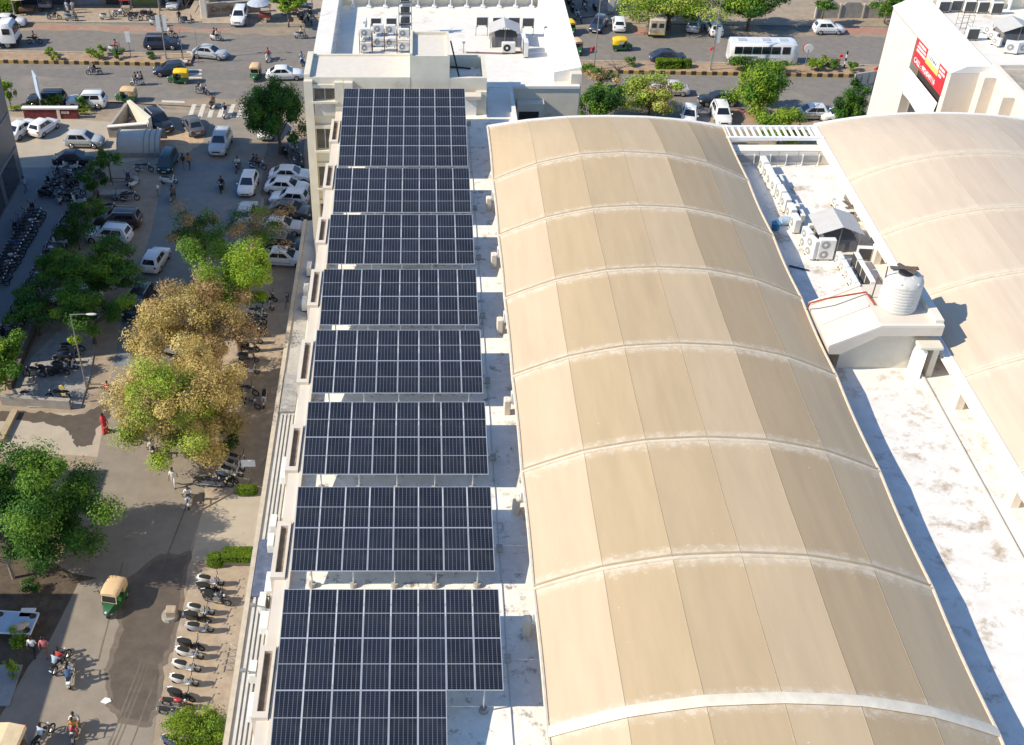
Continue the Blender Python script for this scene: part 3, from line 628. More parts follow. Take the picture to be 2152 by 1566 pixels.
q = MB(); q.add([(x_f - 1.15, 51.6, ZD + .08), (x_f - .75, 50.75, ZD + .08), (x_f - .72, 50.78, ZD + .08), (x_f - 1.12, 51.63, ZD + .08), (x_f - 1.15, 51.6, 18.4), (x_f - .75, 50.75, 18.4), (x_f - .72, 50.78, 18.4), (x_f - 1.12, 51.63, 18.4)], [(0,1,5,4),(2,3,7,6),(1,2,6,5),(3,0,4,7),(4,5,6,7)]); q.build('door', WHITE, t)
MB().box(x_f - .35, x_f - .02, 50.95, 51.72, ZD + .04, 18.54).build('hood_wall', GREYWALL, t)
# tank
tb = at(1897, 664, z_r); t = thing('water_tank', 'white ribbed plastic water tank standing on the roof hut', 'water tank', (tb.x, tb.y + 1.05, z_r))
TW = mat('tank_plastic', (0.60, 0.575, 0.53), 0.6, var=0.06, stain=(0.42,0.39,0.34), stain_at=.58, stain_scale=1.2)
rings = []; prof_ = [(1.03, .02)]
for k in range(9): prof_ += [(1.045, .06 + k * .19), (1.045, .17 + k * .19), (1.025, .2 + k * .19)]
prof_ += [(1.0, 1.8), (.86, 1.98), (.45, 2.1), (.43, 2.1)]
for r_, z in prof_: rings.append([(r_ * math.cos(2*math.pi*i/28), r_ * math.sin(2*math.pi*i/28), z) for i in range(28)])
MB().loft(rings).build('shell', TW, t, smooth=True)
MB().cyl((0, 0, 2.1), (0, 0, 2.2), .4, .36, 18).build('lid', BLACK, t)
for k in range(6):
    an = k * math.pi / 3; MB().beam((.45*math.cos(an), .45*math.sin(an), 2.05), (.98*math.cos(an), .98*math.sin(an), 1.82), .12, .16).build('shoulder_rib', TW, t)
t2 = thing('tank_cover', 'loose dark boards and tarpaulin lying on top of the water tank', 'boards', (tb.x, tb.y + 1.05, z_r + 2.24))
MB().beam((-.75, .4, -.05), (.75, .3, -.04), .28, .05).build('board', mat('weathered_board', (0.11,0.10,0.085), 0.9, var=0.3), t2)
MB().beam((-.25, .7, .0), (.4, -.3, .01), .26, .05).build('board', MATS['weathered_board'], t2)
MB().beam((.0, .2, .06), (.5, .02, .07), .3, .1).build('board', mat('brown_board', (0.15,0.10,0.07), 0.9, var=0.3), t2)
# pipes beside the tank
t = thing('pipe_run', 'rusty water pipes with a red hose bending over the hut roof beside the tank', 'pipes')
Pp = lambda x, y, z: tuple(at(x, y, z))
q = MB(); q.tube([Pp(1696,650,18.2), Pp(1702,637,18.9), Pp(1735,628,19.4), Pp(1820,614,z_r + .2), Pp(1838,640,z_r + .1)], .05); q.build('hose', mat('red_hose', (0.35,0.06,0.03), 0.6, var=0.4), t)
q = MB(); q.tube([Pp(1832,625,z_r), Pp(1845,583,z_r + 1.6), Pp(1856,600,z_r + 1.2)], .035); q.tube([Pp(1850,630,z_r), Pp(1866,560,z_r + 2.6)], .035); q.tube([Pp(1852,592,z_r + 1.2), Pp(1875,592,z_r + 1.2)], .03); q.build('pipe', RUST, t)
t = thing('ladder', 'thin rusty ladder leaning on the left side of the water tank', 'ladder')
q = MB(); A0, A1, B0, B1 = [Vector(Pp(*p)) for p in ((1846,632,z_r), (1869,592,z_r + 1.6), (1857,636,z_r), (1875,595,z_r + 1.6))]
q.tube([A0, A1], .03); q.tube([B0, B1], .03); q.build('stile', RUST, t)
for k in range(5):
    f = (k + .5) / 5; MB().tube([A0.lerp(A1, f), B0.lerp(B1, f)], .022).build('rung', RUST, t)
# ================================================================== cooling units
CASE = mat('cooler_casing', (0.74, 0.72, 0.67), 0.5, var=0.05, stain=(0.5,0.42,0.32), stain_at=0.66, stain_scale=2.0)
GRILL = mat('fan_grille', (0.36, 0.35, 0.33), 0.6); FIN = mat('cooler_fins', (0.10, 0.095, 0.09), 0.6, metal=0.3)
def make_ac(nf=1, w_=.85, d_=.32, h_=.62):
    t = proto('cooling_unit', 'cooling unit')          # fan faces local -y, fins on local +y
    MB().cbox(-w_/2, w_/2, -d_/2, d_/2, .1, .1 + h_, .025).build('casing', CASE, t)
    for k in range(nf):
        zc = .1 + h_ * (k + .5) / nf; r_ = min(w_ * .27, h_ / nf * .42)
        g = MB(); g.cyl((-w_*.12, -d_/2 - .012, zc), (-w_*.12, -d_/2 + .01, zc), r_, r_, 18)
        go = g.build('fan_grille', GRILL, t)
        MB().cyl((-w_*.12, -d_/2 - .03, zc), (-w_*.12, -d_/2 - .012, zc), r_ * .35, r_ * .35, 12).build('hub', CASE, go)
    MB().box(-w_/2 + .05, w_/2 - .05, d_/2 - .005, d_/2 + .012, .14, .06 + h_).build('fins', FIN, t)
    for s in (-1, 1): MB().box(s*w_*.38 - .04, s*w_*.38 + .04, -d_/2, d_/2, 0, .1).build('foot', BLACK, t)
    return t
AC1 = make_ac(1); AC2 = make_ac(2, .95, .36, 1.3); AC3 = make_ac(1, 1.0, .4, .95)
G1 = 'cooling units on the white terrace'; G2 = 'cooling units on the white rear wing'; G3 = 'cooling units on the tower roof'
zt_ = ZD + .03
for i, (x, y) in enumerate([(1602,362),(1611,379),(1618,393),(1627,407),(1638,423),(1648,441),(1659,462),(1668,484)]):
    place(AC3, at(x, y, zt_), R(-88), f'white cooling unit, {ORD[i]} from the far parapet in the curved line along the terrace shadow', G1)
for i, (x, y) in enumerate([(1637,392),(1669,446),(1681,466)]):
    place(AC1, at(x, y, zt_), R(90), f'small white cooling unit, {ORD[i]} from the far end, inner line on the terrace', G1)
place(AC2, at(1690, 522, zt_), R(-80), 'tall double fan cooling unit, farther of two left of the gabled cover', G1)
place(AC2, at(1702, 540, zt_), R(-72), 'tall double fan cooling unit, nearer of two left of the gabled cover', G1)
place(AC2, at(1730, 545, zt_), R(0), 'tall double fan cooling unit with both fans facing the viewer, below the grey gabled cover', G1, scale=1.08)
for i, (x, y) in enumerate([(1762,556),(1772,573),(1782,590),(1791,606)]):
    place(AC1, at(x, y, zt_), R(-90), f'white cooling unit, {ORD[i]} from the gabled cover in the left row before the tank hut', G1)
for i, (x, y) in enumerate([(1797,562),(1806,579),(1815,594),(1824,610)]):
    place(AC3, at(x, y, zt_), R(90), f'white cooling unit, {ORD[i]} from the gabled cover in the right row before the tank hut', G1, scale=.85)
place(AC3, at(1812, 546, zt_), R(175), 'white cooling unit set crosswise behind the right row near the tank hut', G1, scale=.9)
for i, (x, y) in enumerate([(1758,437),(1764,450),(1768,462)]):
    place(AC1, at(x, y, zt_), R(-70), f'white cooling unit, {ORD[i]} of three beside the right fabric roof edge', G1, scale=1.15)
place(AC1, at(1778, 462, zt_), R(180), 'lone low cooling unit wedged against the right fabric roof edge', G1)
def gable(name, label, p, wx, dy, h, zr=None, base=0.9):
    t = thing(name, label, 'roof cover', p)
    q = MB(); q.add([(-wx,-dy,h-.55),(0,-dy,h),(0,dy,h),(-wx,dy,h-.55),(wx,-dy,h-.55),(wx,dy,h-.55),
                     (-wx,-dy,h-.58),(0,-dy,h-.03),(0,dy,h-.03),(-wx,dy,h-.58),(wx,-dy,h-.58),(wx,dy,h-.58)],
                    [(0,1,2,3),(1,4,5,2),(9,8,7,6),(8,11,10,7),(0,6,7,1),(1,7,10,4),(3,2,8,9),(2,5,11,8),(0,3,9,6),(4,10,11,5)])
    q.build('roof', mat('grey_sheet_roof', (0.50,0.48,0.45), 0.6, var=0.06), t)
    for x in (-wx*.9, 0, wx*.9):
        for y in (-dy*.9, dy*.9): MB().cyl((x, y, 0), (x, y, h - .58 + (.5 if x == 0 else .03)), .03, .03, 6).build('post', STEEL, t)
    MB().box(-wx*.8, wx*.8, -dy*.8, dy*.8, .02, base).build('shaft', mat('shaft_wall', (0.2,0.19,0.18), 0.9), t)
    return t
gable('gabled_cover', 'grey gabled sheet cover over a shaft on the white terrace', at(1756, 530, zt_) + Vector((0, 1.0, 0)), 1.45, 1.25, 2.0)
t = thing('shaft_frame', 'white concrete frame standing behind the grey gabled cover on the terrace', 'frame')
pa = at(1700, 472, 17.6); pb = at(1804, 468, 17.6)
q = MB(); q.box(pa.x, pb.x, pa.y - .15, pa.y + .15, 17.4, 17.62); q.build('beam', WHITEROOF, t)
for x in (pa.x + .1, (pa.x + pb.x)/2, pb.x - .1): MB().box(x - .1, x + .1, pa.y - .12, pa.y + .12, zt_, 17.4).build('post', WHITEROOF, t)
t = tag(MB().cyl((0,0,0),(0,0,.5),.25,.3,14).build('bucket', mat('blue_plastic', (0.06,0.22,0.38), 0.4), loc=at(1629,482,zt_)), 'blue plastic bucket on the shaded terrace beside the cooling units', 'bucket')
t = tag(MB().cyl((0,0,.3),(.55,.1,.3),.3,.3,14).build('drum', mat('pale_blue_plastic', (0.4,0.5,0.6), 0.4), loc=at(1638,473,zt_)), 'pale blue drum lying on its side next to the blue bucket', 'drum')
t = tag(MB().beam((0,0,.05),(1.1,-.55,.05),.1,.08).build('plank', mat('dark_plank', (0.05,0.06,0.08), 0.8), loc=at(1658,560,zt_)), 'dark plank lying in the shade on the terrace', 'plank')
# rear wing roof units
for i, (x, y, z, pr, rz) in enumerate([(769,112,0,AC1,0),(769,100,.85,AC1,0),(796,108,.35,AC1,0),(796,99,1.15,AC1,0),(821,108,.3,AC1,0),(821,99,1.1,AC1,0),(848,110,.0,AC1,0),(849,101,.85,AC1,0)]):
    p = at(x, y, zt_); col = ('leftmost', 'second', 'third', 'rightmost')[i // 2]
    place(pr, (p.x, p.y + .0, zt_ + z + .1), rz, f'{"upper" if i % 2 else "lower"} cooling unit of the {col} stacked pair behind the pale rooftop rooms', G2, scale=1.08)
for i, (x, y) in enumerate([(769,112),(796,108),(821,108),(848,110)]):
    p = at(x, y, zt_); t = thing('unit_rack', f'dark steel rack under the {("leftmost","second","third","rightmost")[i]} stacked pair of cooling units', 'rack', (p.x, p.y, zt_), 0, 'racks of the stacked cooling units')
    for sx_ in (-.52, .52):
        for sy_ in (-.25, .25): MB().cyl((sx_, sy_, 0), (sx_, sy_, 1.9), .022, .022, 5).build('post', RUST, t)
    q = MB(); q.box(-.52, .52, -.25, -.21, .9, .94); q.box(-.52, .52, .21, .25, .9, .94); q.build('shelf', RUST, t)
for i, (x, y, sc) in enumerate([(791,76,1.1),(823,76,1.1),(1012,76,1.25),(1046,77,1.25),(1078,77,1.25),(1108,78,1.25)]):
    place(AC1, at(x, y, zt_) + Vector((0, 0, .9)), R(180), f'dark finned cooling unit, {ORD[i]} from the left on the rear wing roof', G2, scale=sc)
    p = at(x, y, zt_); t = thing('unit_stand', f'thin stand under the {ORD[i]} fin side cooling unit from the left on the rear wing', 'stand', (p.x, p.y, zt_), 0, 'stands on the rear wing roof')
    for sx_ in (-.5, .5): MB().cyl((sx_, 0, 0), (sx_, 0, 1.0), .025, .025, 5).build('post', RUST, t)
for i, (z, yy) in enumerate([(0, 73), (1.1, 73), (2.3, 73), (3.6, 73)]):
    p = at(852, yy, zt_); place(AC1, (p.x, p.y, zt_ + .1 + z * .78), R(180), f'cooling unit, {ORD[i]} from the bottom of the tall rack on the rear wing', G2)
p = at(852, 73, zt_); t = thing('tall_rack', 'tall grey steel rack holding four cooling units on the rear wing', 'rack', (p.x, p.y, zt_))
for sx_ in (-.55, .55):
    for sy_ in (-.3, .3): MB().cyl((sx_, sy_, 0), (sx_, sy_, 3.7), .03, .03, 5).build('post', STEEL, t)
for z in (.1, .95, 1.9, 2.9): MB().box(-.55, .55, -.3, .3, z - .04, z).build('shelf', STEEL, t)
for i, (y, z) in enumerate([(97, .1), (90, .1), (83, .1), (76, .1)]):
    p = at(764 + i * 1.2, y, zt_); place(AC1, (p.x, p.y, zt_ + .1 + (i % 2) * .7), R(-90), f'side on cooling unit, {ORD[i]} from the front in the left line on the rear wing', G2)
place(AC1, at(1068, 112, zt_), R(0), 'cooling unit with black fan before the grey cover on the rear wing', G2, {'fan_grille': BLACK}, scale=1.35)
place(AC2, at(1104, 118, zt_), R(90), 'tall narrow cooling unit beside the grey cover on the rear wing', G2, scale=1.0)
place(AC2, at(1099, 108, zt_), R(90), 'tall cooling unit behind the tall narrow one on the rear wing', G2)
gable('gabled_cover', 'grey gabled sheet cover between the cooling units on the white rear wing', at(1060, 100, zt_) + Vector((0, .9, 0)), 1.35, 1.1, 1.9)
t = thing('vent_pipe', 'thin vent pipe with a cap left of the grey cover on the rear wing', 'pipe', at(974, 112, zt_))
MB().cyl((0,0,0),(0,0,.9),.03,.03,6).build('pipe', STEEL, t); MB().cyl((0,0,.9),(0,0,1.0),.13,.13,8).build('cap', STEEL, t)
t = tag(MB().tube([at(980,110,zt_+.1), at(1060,112,zt_+.1), at(1110,108,zt_+.1)], .05).build('pipe', RUST), 'low brown pipe running along the rear wing roof', 'pipe')
t = thing('roof_stair', 'dark steel stair beam leaning against the taller rooftop room', 'stair'); q = MB(); q.beam((2.3, 88.0, 20.7), (2.95, 85.6, 18.7), .09, .12); q.build('stringer', BLACK, t); q = MB(); q.beam((2.3, 87.9, 18.62), (3.9, 87.6, 18.62), .08, .1); q.build('rail', BLACK, t)
# ================================================================== tower at the right
t = thing('tower_building', 'tall cream building at the top right carrying a red sign', 'building'); TX = 42.7
q = MB(); q.box(TX, 70, 97.5, 104.0, 0, 17.4); q.box(TX, 70, 89.4, 90.2, 0, 17.4); q.box(TX, 70, 90.2, 97.5, 0, 9.0); q.box(TX, 70, 90.2, 97.5, 17.25, 17.4); q.box(TX + .9, 70, 90.2, 97.5, 9.0, 17.25); q.box(TX + 3.3, 70, 70, 89.4, 0, 17.9)
q.build('wall', TOWERW, t)
q = MB(); q.xzprism([(TX - .08, 17.42), (TX + 1.1, 18.0), (TX + 3.2, 18.0), (TX + 3.2, 17.42)], 89.4, 104.15); q.build('parapet', mat('tower_coping', (0.82,0.79,0.74), 0.8, var=0.04), t)
MB().box(TX - .02, TX, 89.5, 104, 17.2, 17.26).build('groove', CONC, t)
MB().box(TX + 3.2, 70, 89.4, 104.0, 17.4, 17.43).build('roof_deck', WHITEROOF, t)
MB().box(TX + 3.6, 70, 70, 89.0, 17.9, 17.93).build('roof_deck', mat('bare_screed', (0.40,0.35,0.29), 0.95, var=0.2, stain=(0.25,0.21,0.17), stain_at=0.5, stain_scale=0.6), t)
q = MB(); q.box(TX + 3.1, TX + 3.5, 70, 89.4, 17.5, 18.25); q.box(TX + 3.5, 70, 89.1, 89.4, 17.9, 18.25); q.build('parapet', TOWERW, t)
q = MB(); q.box(TX + 3.2, 70, 103.6, 104.0, 17.43, 19.2); q.build('parapet', GREYWALL, t)
for k in range(8): MB().box(TX + 3.6 + k * 1.6, TX + 3.72 + k * 1.6, 103.1, 103.6, 17.43, 19.0).build('buttress', WHITE, t)
for y in (88.6, 84.9, 81.2): MB().box(TX + 2.3, TX + 3.3, y - .2, y + .8, 0, 17.5).build('pilaster', TOWERW, t)
MB().box(TX + .85, TX + .9, 90.3, 97.4, 9.0, 12.0).build('window', GLASS, t)
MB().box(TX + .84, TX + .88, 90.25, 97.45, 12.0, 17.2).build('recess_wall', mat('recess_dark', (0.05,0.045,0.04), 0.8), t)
for y in (92.1, 94.0, 95.8): MB().box(TX + .78, TX + .85, y - .05, y + .05, 9.0, 12.0).build('mullion', STEEL, t)
# red sign
sg = thing('red_sign', 'red telephone sign with a white box and yellow strip on the cream tower wall', 'sign'); SX = TX - .06
def sy(s): return 97.1 - s * 6.96
def sz(v): return 17.25 - v * 2.1
MB().box(SX, TX + .4, sy(1), sy(0), sz(1), sz(0)).build('board', RED, sg)
MB().box(SX - .03, SX, sy(.775), sy(.38), sz(.30), sz(-.01)).build('white_box', WHITE, sg)
MB().box(SX - .03, SX, sy(.79), sy(.375), sz(.50), sz(.31)).build('yellow_strip', YELLOW, sg)
XD, YD = (0, -1, 0), (0, 0, 1)
text_mesh('lettering', 'CALL : 9924049116', .62, WHITE, sg, (SX - .02, sy(.05), sz(.90)), XD, YD, bold=.012)
text_mesh('box_lettering', 'L E E N A', .44, mat('grey_letter', (0.16,0.16,0.16), 0.6), sg, (SX - .05, sy(.577), sz(.23)), XD, YD, 'CENTER')
r2 = random.Random(5)
for s0, s1, v in ((.07,.32,.10),(.05,.34,.25),(.05,.36,.40),(.80,.96,.10),(.80,.98,.25),(.81,.90,.40)):
    s = s0; q = MB()
    while s < s1:
        wd = r2.uniform(.012, .03); q.box(SX - .02, SX, sy(min(s1, s + wd)), sy(s), sz(v + .05), sz(v - .045)); s += wd + r2.uniform(.004, .010)
    q.build('small_lettering', WHITE, sg)
bn = thing('white_banner', 'sagging white cloth banner under the red sign on the tower', 'banner')
rows_ = []
for j in range(7):
    v = j / 6; rows_.append([(TX - .05 - .12 * math.sin(v*3.1) * (1 + .3*math.sin(i*1.9)), 97.25 - i / 10 * 6.95, 14.4 - v * 2.3 + .12 * math.sin(i * .9) * (v - .4)) for i in range(11)])
q = MB(); vs = [p for r_ in rows_ for p in r_]
q.add(vs + [(p[0] + .02, p[1], p[2]) for p in vs], [(j*11+i, j*11+i+1, (j+1)*11+i+1, (j+1)*11+i) for j in range(6) for i in range(10)] + [(77+j*11+i, 77+(j+1)*11+i, 77+(j+1)*11+i+1, 77+j*11+i+1) for j in range(6) for i in range(10)])
q.build('cloth', mat('banner_cloth', (0.78,0.77,0.75), 0.8, var=0.03, stain=(0.55,0.54,0.53), stain_at=0.60, stain_scale=0.9), bn, smooth=True)
MB().cyl((TX - .05, 97.3, 14.42), (TX - .05, 90.3, 14.42), .05, .05, 8).build('top_rod', WHITE, bn)
for i, (x, y) in enumerate([(1980,26),(2006,24),(2034,26),(2062,27),(2091,29)]):
    place(AC3, at(x, y, 17.45), R(180), f'cooling unit, {ORD[i]} from the left along the far parapet of the tower roof', G3)
place(AC3, at(2040, 84, 17.45), R(180), 'single cooling unit behind the white parapet of the tower roof', G3)
place(AC3, at(2122, 112, 17.45), R(-20), 'cooling unit with open fan in front of the grey cover on the tower roof', G3)
place(AC3, at(2146, 112, 17.45), R(10), 'cooling unit cut by the right picture edge on the tower roof', G3)
for i, (x, y) in enumerate([(2076,72),(2085,84),(2092,96)]): place(AC1, at(x, y, 17.45), R(-60), f'small cooling unit, {ORD[i]} beside the grey cover on the tower roof', G3)
gable('gabled_cover', 'grey sheet cover among the cooling units on the tower roof', at(2118, 92, 17.45) + Vector((.6, .8, 0)), 1.5, 1.2, 1.7)
t = thing('cage_frame', 'thin rusty wire cage stand on the tower roof behind the parapet', 'frame', at(2022, 66, 17.45)); q = MB()
for x in (-.5, 0, .5):
    for y in (-.5, .5): q.cyl((x, y, 0), (x, y, 1.6), .018, .018, 4)
for z in (.5, 1.0, 1.6): q.tube([(-.5,-.5,z),(.5,-.5,z),(.5,.5,z),(-.5,.5,z),(-.5,-.5,z)], .015, 4)
q.build('wire', RUST, t)
# ================================================================== vehicles
PW_ = paint('white_paint', (0.78, 0.78, 0.77)); PS = paint('silver_paint', (0.48, 0.49, 0.50)); PB = paint('black_paint', (0.022, 0.023, 0.026))
PG = paint('grey_paint', (0.10, 0.10, 0.105)); PN = paint('navy_paint', (0.03, 0.042, 0.075)); PBR = paint('brown_paint', (0.075, 0.05, 0.04)); PC = paint('pearl_paint', (0.62, 0.56, 0.53))
def patch(m, c00, c10, c11, c01, u0, u1, v0, v1, off):
    c00, c10, c11, c01 = map(Vector, (c00, c10, c11, c01))
    def B(u, v): return (c00*(1-u) + c10*u)*(1-v) + (c01*(1-u) + c11*u)*v
    nrm = (c10 - c00).cross(c01 - c00).normalized() * off
    ps = [B(u0,v0), B(u1,v0), B(u1,v1), B(u0,v1)]
    m.add([p + nrm for p in ps] + [p - nrm for p in ps], [(0,1,2,3),(7,6,5,4),(0,4,5,1),(1,5,6,2),(2,6,7,3),(3,7,4,0)])
    return m
def make_wheel(parent, x, y, r, wd, name='wheel'):
    s = 1 if y > 0 else -1
    q = MB(); q.cyl((x, y - wd/2, r), (x, y + wd/2, r), r, r, 18); o = q.build(name, TYRE, parent)
    MB().cyl((x, y + s*(wd/2 - .01), r), (x, y + s*(wd/2 + .012), r), r * .66, r * .6, 14).build('rim', RIM, o)
    return o
def make_car(kind):
    L_, W_, H_, cb0, cb1, ct0, ct1, belt, hood0, trunk = {
        'sedan': (4.35, 1.72, 1.47, -1.85, 1.02, -1.02, .28, .93, .80, .90),
        'hatch': (3.8, 1.67, 1.52, -1.82, .95, -1.45, .22, .93, .78, .93),
        'suv':   (4.35, 1.80, 1.68, -2.08, 1.05, -1.80, .34, 1.05, .95, 1.04),
        'van':   (4.0, 1.62, 1.85, -1.95, 1.75, -1.85, .95, 1.0, .85, 1.0)}[kind]
    t = proto('parked_car', 'car'); hw = W_ / 2
    def ring(x, w_, zb, zt):
        zm = zb + .55 * (zt - zb)
        pts = [(-w_*.86, zb), (-w_*.985, zb+.14), (-w_, zm), (-w_*.955, zt-.07), (-w_*.80, zt), (w_*.80, zt), (w_*.955, zt-.07), (w_, zm), (w_*.985, zb+.14), (w_*.86, zb)]
        return [(x, y, z) for y, z in pts]
    l2 = L_ / 2
    rings = [ring(-l2, hw*.80, .34, .70), ring(-l2+.06, hw*.90, .26, trunk-.10), ring(-l2+.25, hw*.98, .22, trunk), ring(cb0+.1, hw, .2, belt-.005), ring(0, hw, .2, belt), ring(cb1, hw, .2, belt), ring(cb1 + (l2-cb1)*.55, hw*.98, .22, (belt+hood0)/2+.02), ring(l2-.22, hw*.92, .25, hood0), ring(l2-.05, hw*.82, .3, hood0-.14), ring(l2, hw*.70, .36, hood0-.26)]
    if kind == 'van': rings = [r for r in rings]
    MB().loft(rings).build('body', PW_, t, smooth=True)
    bw, tw, zr = hw*.93, hw*.73, H_ - .07
    def cr(x0, x1, w_, z, c=.12): return [(x0, -w_ + c, z), (x0 + c*.6, -w_, z), (x1 - c*.6, -w_, z), (x1, -w_ + c, z), (x1, w_ - c, z), (x1 - c*.6, w_, z), (x0 + c*.6, w_, z), (x0, w_ - c, z)]
    MB().loft([cr(cb0, cb1, bw, belt - .04, .06), cr(ct0, ct1, tw, zr, .1), cr(ct0 + .12, ct1 - .18, tw - .13, H_, .1)]).build('cabin', PW_, t, smooth=True)
    z0, z1 = belt - .04, zr
    patch(MB(), (cb1, -bw + .06, z0), (cb1, bw - .06, z0), (ct1, tw - .1, z1), (ct1, -tw + .1, z1), .05, .95, .12, .94, .012).build('windscreen', CARGLASS, t)
    patch(MB(), (cb0, bw - .06, z0), (cb0, -bw + .06, z0), (ct0, -tw + .1, z1), (ct0, tw - .1, z1), .08, .92, .25, .9, .012).build('rear_window', CARGLASS, t)
    for s in (-1, 1):
        A = (cb0 + .05, s*bw, z0); B = (cb1 - .05, s*bw, z0); Cc = (ct1 - .06, s*tw, z1); D = (ct0 + .06, s*tw, z1)
        for u0, u1 in ((.13, .50), (.53, .87)):
            m = patch(MB(), A, B, Cc, D, u0, u1, .2, .9, -s * .012)
            m.build('side_window', CARGLASS, t)
        MB().cbox(cb1 - .35, cb1 - .2, s*(hw + .08) - .08, s*(hw + .08) + .08, belt - .02, belt + .1, .03).build('mirror', PW_, t)
        MB().box(cb0 + .5, cb1 - .3, s*hw - .012, s*hw + .012, .52, .56).build('door_trim', BLACK, t)
        q = MB(); q.ell((l2 - .14, s*hw*.68, hood0 - .16), (.14, .17, .08), 10, 6); q.build('headlight', HEADL, t, smooth=True)
        q = MB(); q.ell((-l2 + .08, s*hw*.72, trunk - .14 if kind != 'suv' else .85), (.08, .13, .12), 8, 6); q.build('taillight', TAILL, t, smooth=True)
        for x in (-l2 + .78, l2 - .80): make_wheel(t, x, s*(hw - .09), .31 if kind != 'suv' else .35, .2)
        if kind == 'suv': MB().beam((ct0 + .15, s*(tw - .03), H_ + .03), (ct1 - .15, s*(tw - .03), H_ + .03), .05, .05).build('roof_rail', PS, t)
    MB().box(l2 - .06, l2 + .015, -hw*.42, hw*.42, hood0 - .36, hood0 - .23).build('grille', BLACK, t)
    MB().box(l2 - .02, l2 + .03, -.25, .25, .38, .48).build('number_plate', PLATE, t)
    MB().box(-l2 - .02, -l2 + .05, -.25, .25, .55, .66).build('number_plate', PLATE, t)
    return t
SEDAN, HATCH, SUV, VAN = [make_car(k) for k in ('sedan', 'hatch', 'suv', 'van')]
def car_paint(p, **k): d = {'body': p, 'cabin': p, 'mirror': p}; d.update(k); return d
BIKEP = [mat('bike_black', (0.02,0.02,0.022), 0.35, coat=.4), mat('bike_grey', (0.13,0.13,0.135), 0.35, coat=.4), mat('bike_white', (0.74,0.73,0.70), 0.35, coat=.4), mat('bike_silver', (0.42,0.43,0.44), 0.3, coat=.4), mat('bike_red', (0.36,0.03,0.03), 0.35, coat=.4), mat('bike_blue', (0.04,0.07,0.16), 0.35, coat=.4), mat('bike_brown', (0.12,0.07,0.045), 0.4, coat=.3)]
BN = ['black', 'dark grey', 'white', 'silver', 'red', 'dark blue', 'brown']
SEATM = mat('black_seat', (0.02, 0.019, 0.019), 0.6); SEATB = mat('blue_seat', (0.05, 0.065, 0.13), 0.6)
def bike_wheel(t, x, r, name, rr=.05):
    o = MB().torus((x, 0, r), r - rr, rr, 18, 7).build(name, TYRE, t, smooth=True)
    q = MB(); q.cyl((x, -.03, r), (x, .03, r), .05, .05, 8)
    for k in range(5):
        a = k * math.pi / 2.5; q.beam((x, 0, r), (x + (r-rr*1.3)*math.cos(a), 0, r + (r-rr*1.3)*math.sin(a)), .03, .03)
    q.torus((x, 0, r), r - rr*1.7, .018, 16, 4); q.build('rim', RIM, o)
def make_scooter():
    t = proto('scooter', 'scooter')
    sec = lambda x, w_, z0, z1: [(x, -w_*.7, z0), (x, -w_, (z0+z1)/2), (x, -w_*.8, z1), (x, w_*.8, z1), (x, w_, (z0+z1)/2), (x, w_*.7, z0)]
    q = MB(); q.loft([sec(-.86, .07, .58, .72), sec(-.72, .17, .46, .76), sec(-.45, .23, .30, .76), (sec(-.15, .21, .26, .72)), sec(.0, .15, .26, .60)])
    q.loft([sec(-.05, .17, .24, .31), sec(.34, .17, .24, .31)])
    q.loft([[(.30, -.19, .28), (.36, -.19, .26), (.36, .19, .26), (.30, .19, .28)], [(.38, -.23, .55), (.46, -.16, .56), (.46, .16, .56), (.38, .23, .55)], [(.44, -.18, .88), (.52, -.10, .90), (.52, .10, .90), (.44, .18, .88)], [(.46, -.07, 1.0), (.50, -.06, 1.0), (.50, .06, 1.0), (.46, .07, 1.0)]])
    q.loft([sec(.42, .05, .40, .50), sec(.6, .09, .46, .52), sec(.78, .06, .36, .44)])
    q.build('body', BIKEP[2], t, smooth=True)
    MB().loft([sec(-.70, .10, .76, .84), sec(-.45, .16, .76, .84), sec(-.15, .17, .73, .80), sec(.02, .12, .68, .74)]).build('seat', SEATM, t, smooth=True)
    bike_wheel(t, -.60, .23, 'rear_wheel', .06); bike_wheel(t, .63, .23, 'front_wheel', .05)
    q = MB(); q.tube([(.40, -.34, 1.02), (.47, -.12, .99), (.47, .12, .99), (.40, .34, 1.02)], .022); q.tube([(.47, 0, .98), (.63, 0, .25)], .03); q.build('handlebar', BLACK, t)
    q = MB(); q.ell((.50, 0, .93), (.07, .1, .07), 8, 6); q.build('headlight', HEADL, t)
    for s in (-1, 1):
        q = MB(); q.tube([(.42, s*.25, 1.02), (.42, s*.32, 1.2)], .01, 4); q.ell((.42, s*.33, 1.22), (.02, .06, .045), 6, 5); q.build('mirror', BLACK, t)
    q = MB(); q.tube([(-.88, -.12, .72), (-.95, 0, .74), (-.88, .12, .72), (-.6, .18, .8)], .016, 5); q.build('grab_rail', RIM, t)
    MB().box(-.92, -.9, -.09, .09, .48, .58).build('number_plate', PLATE, t)
    return t
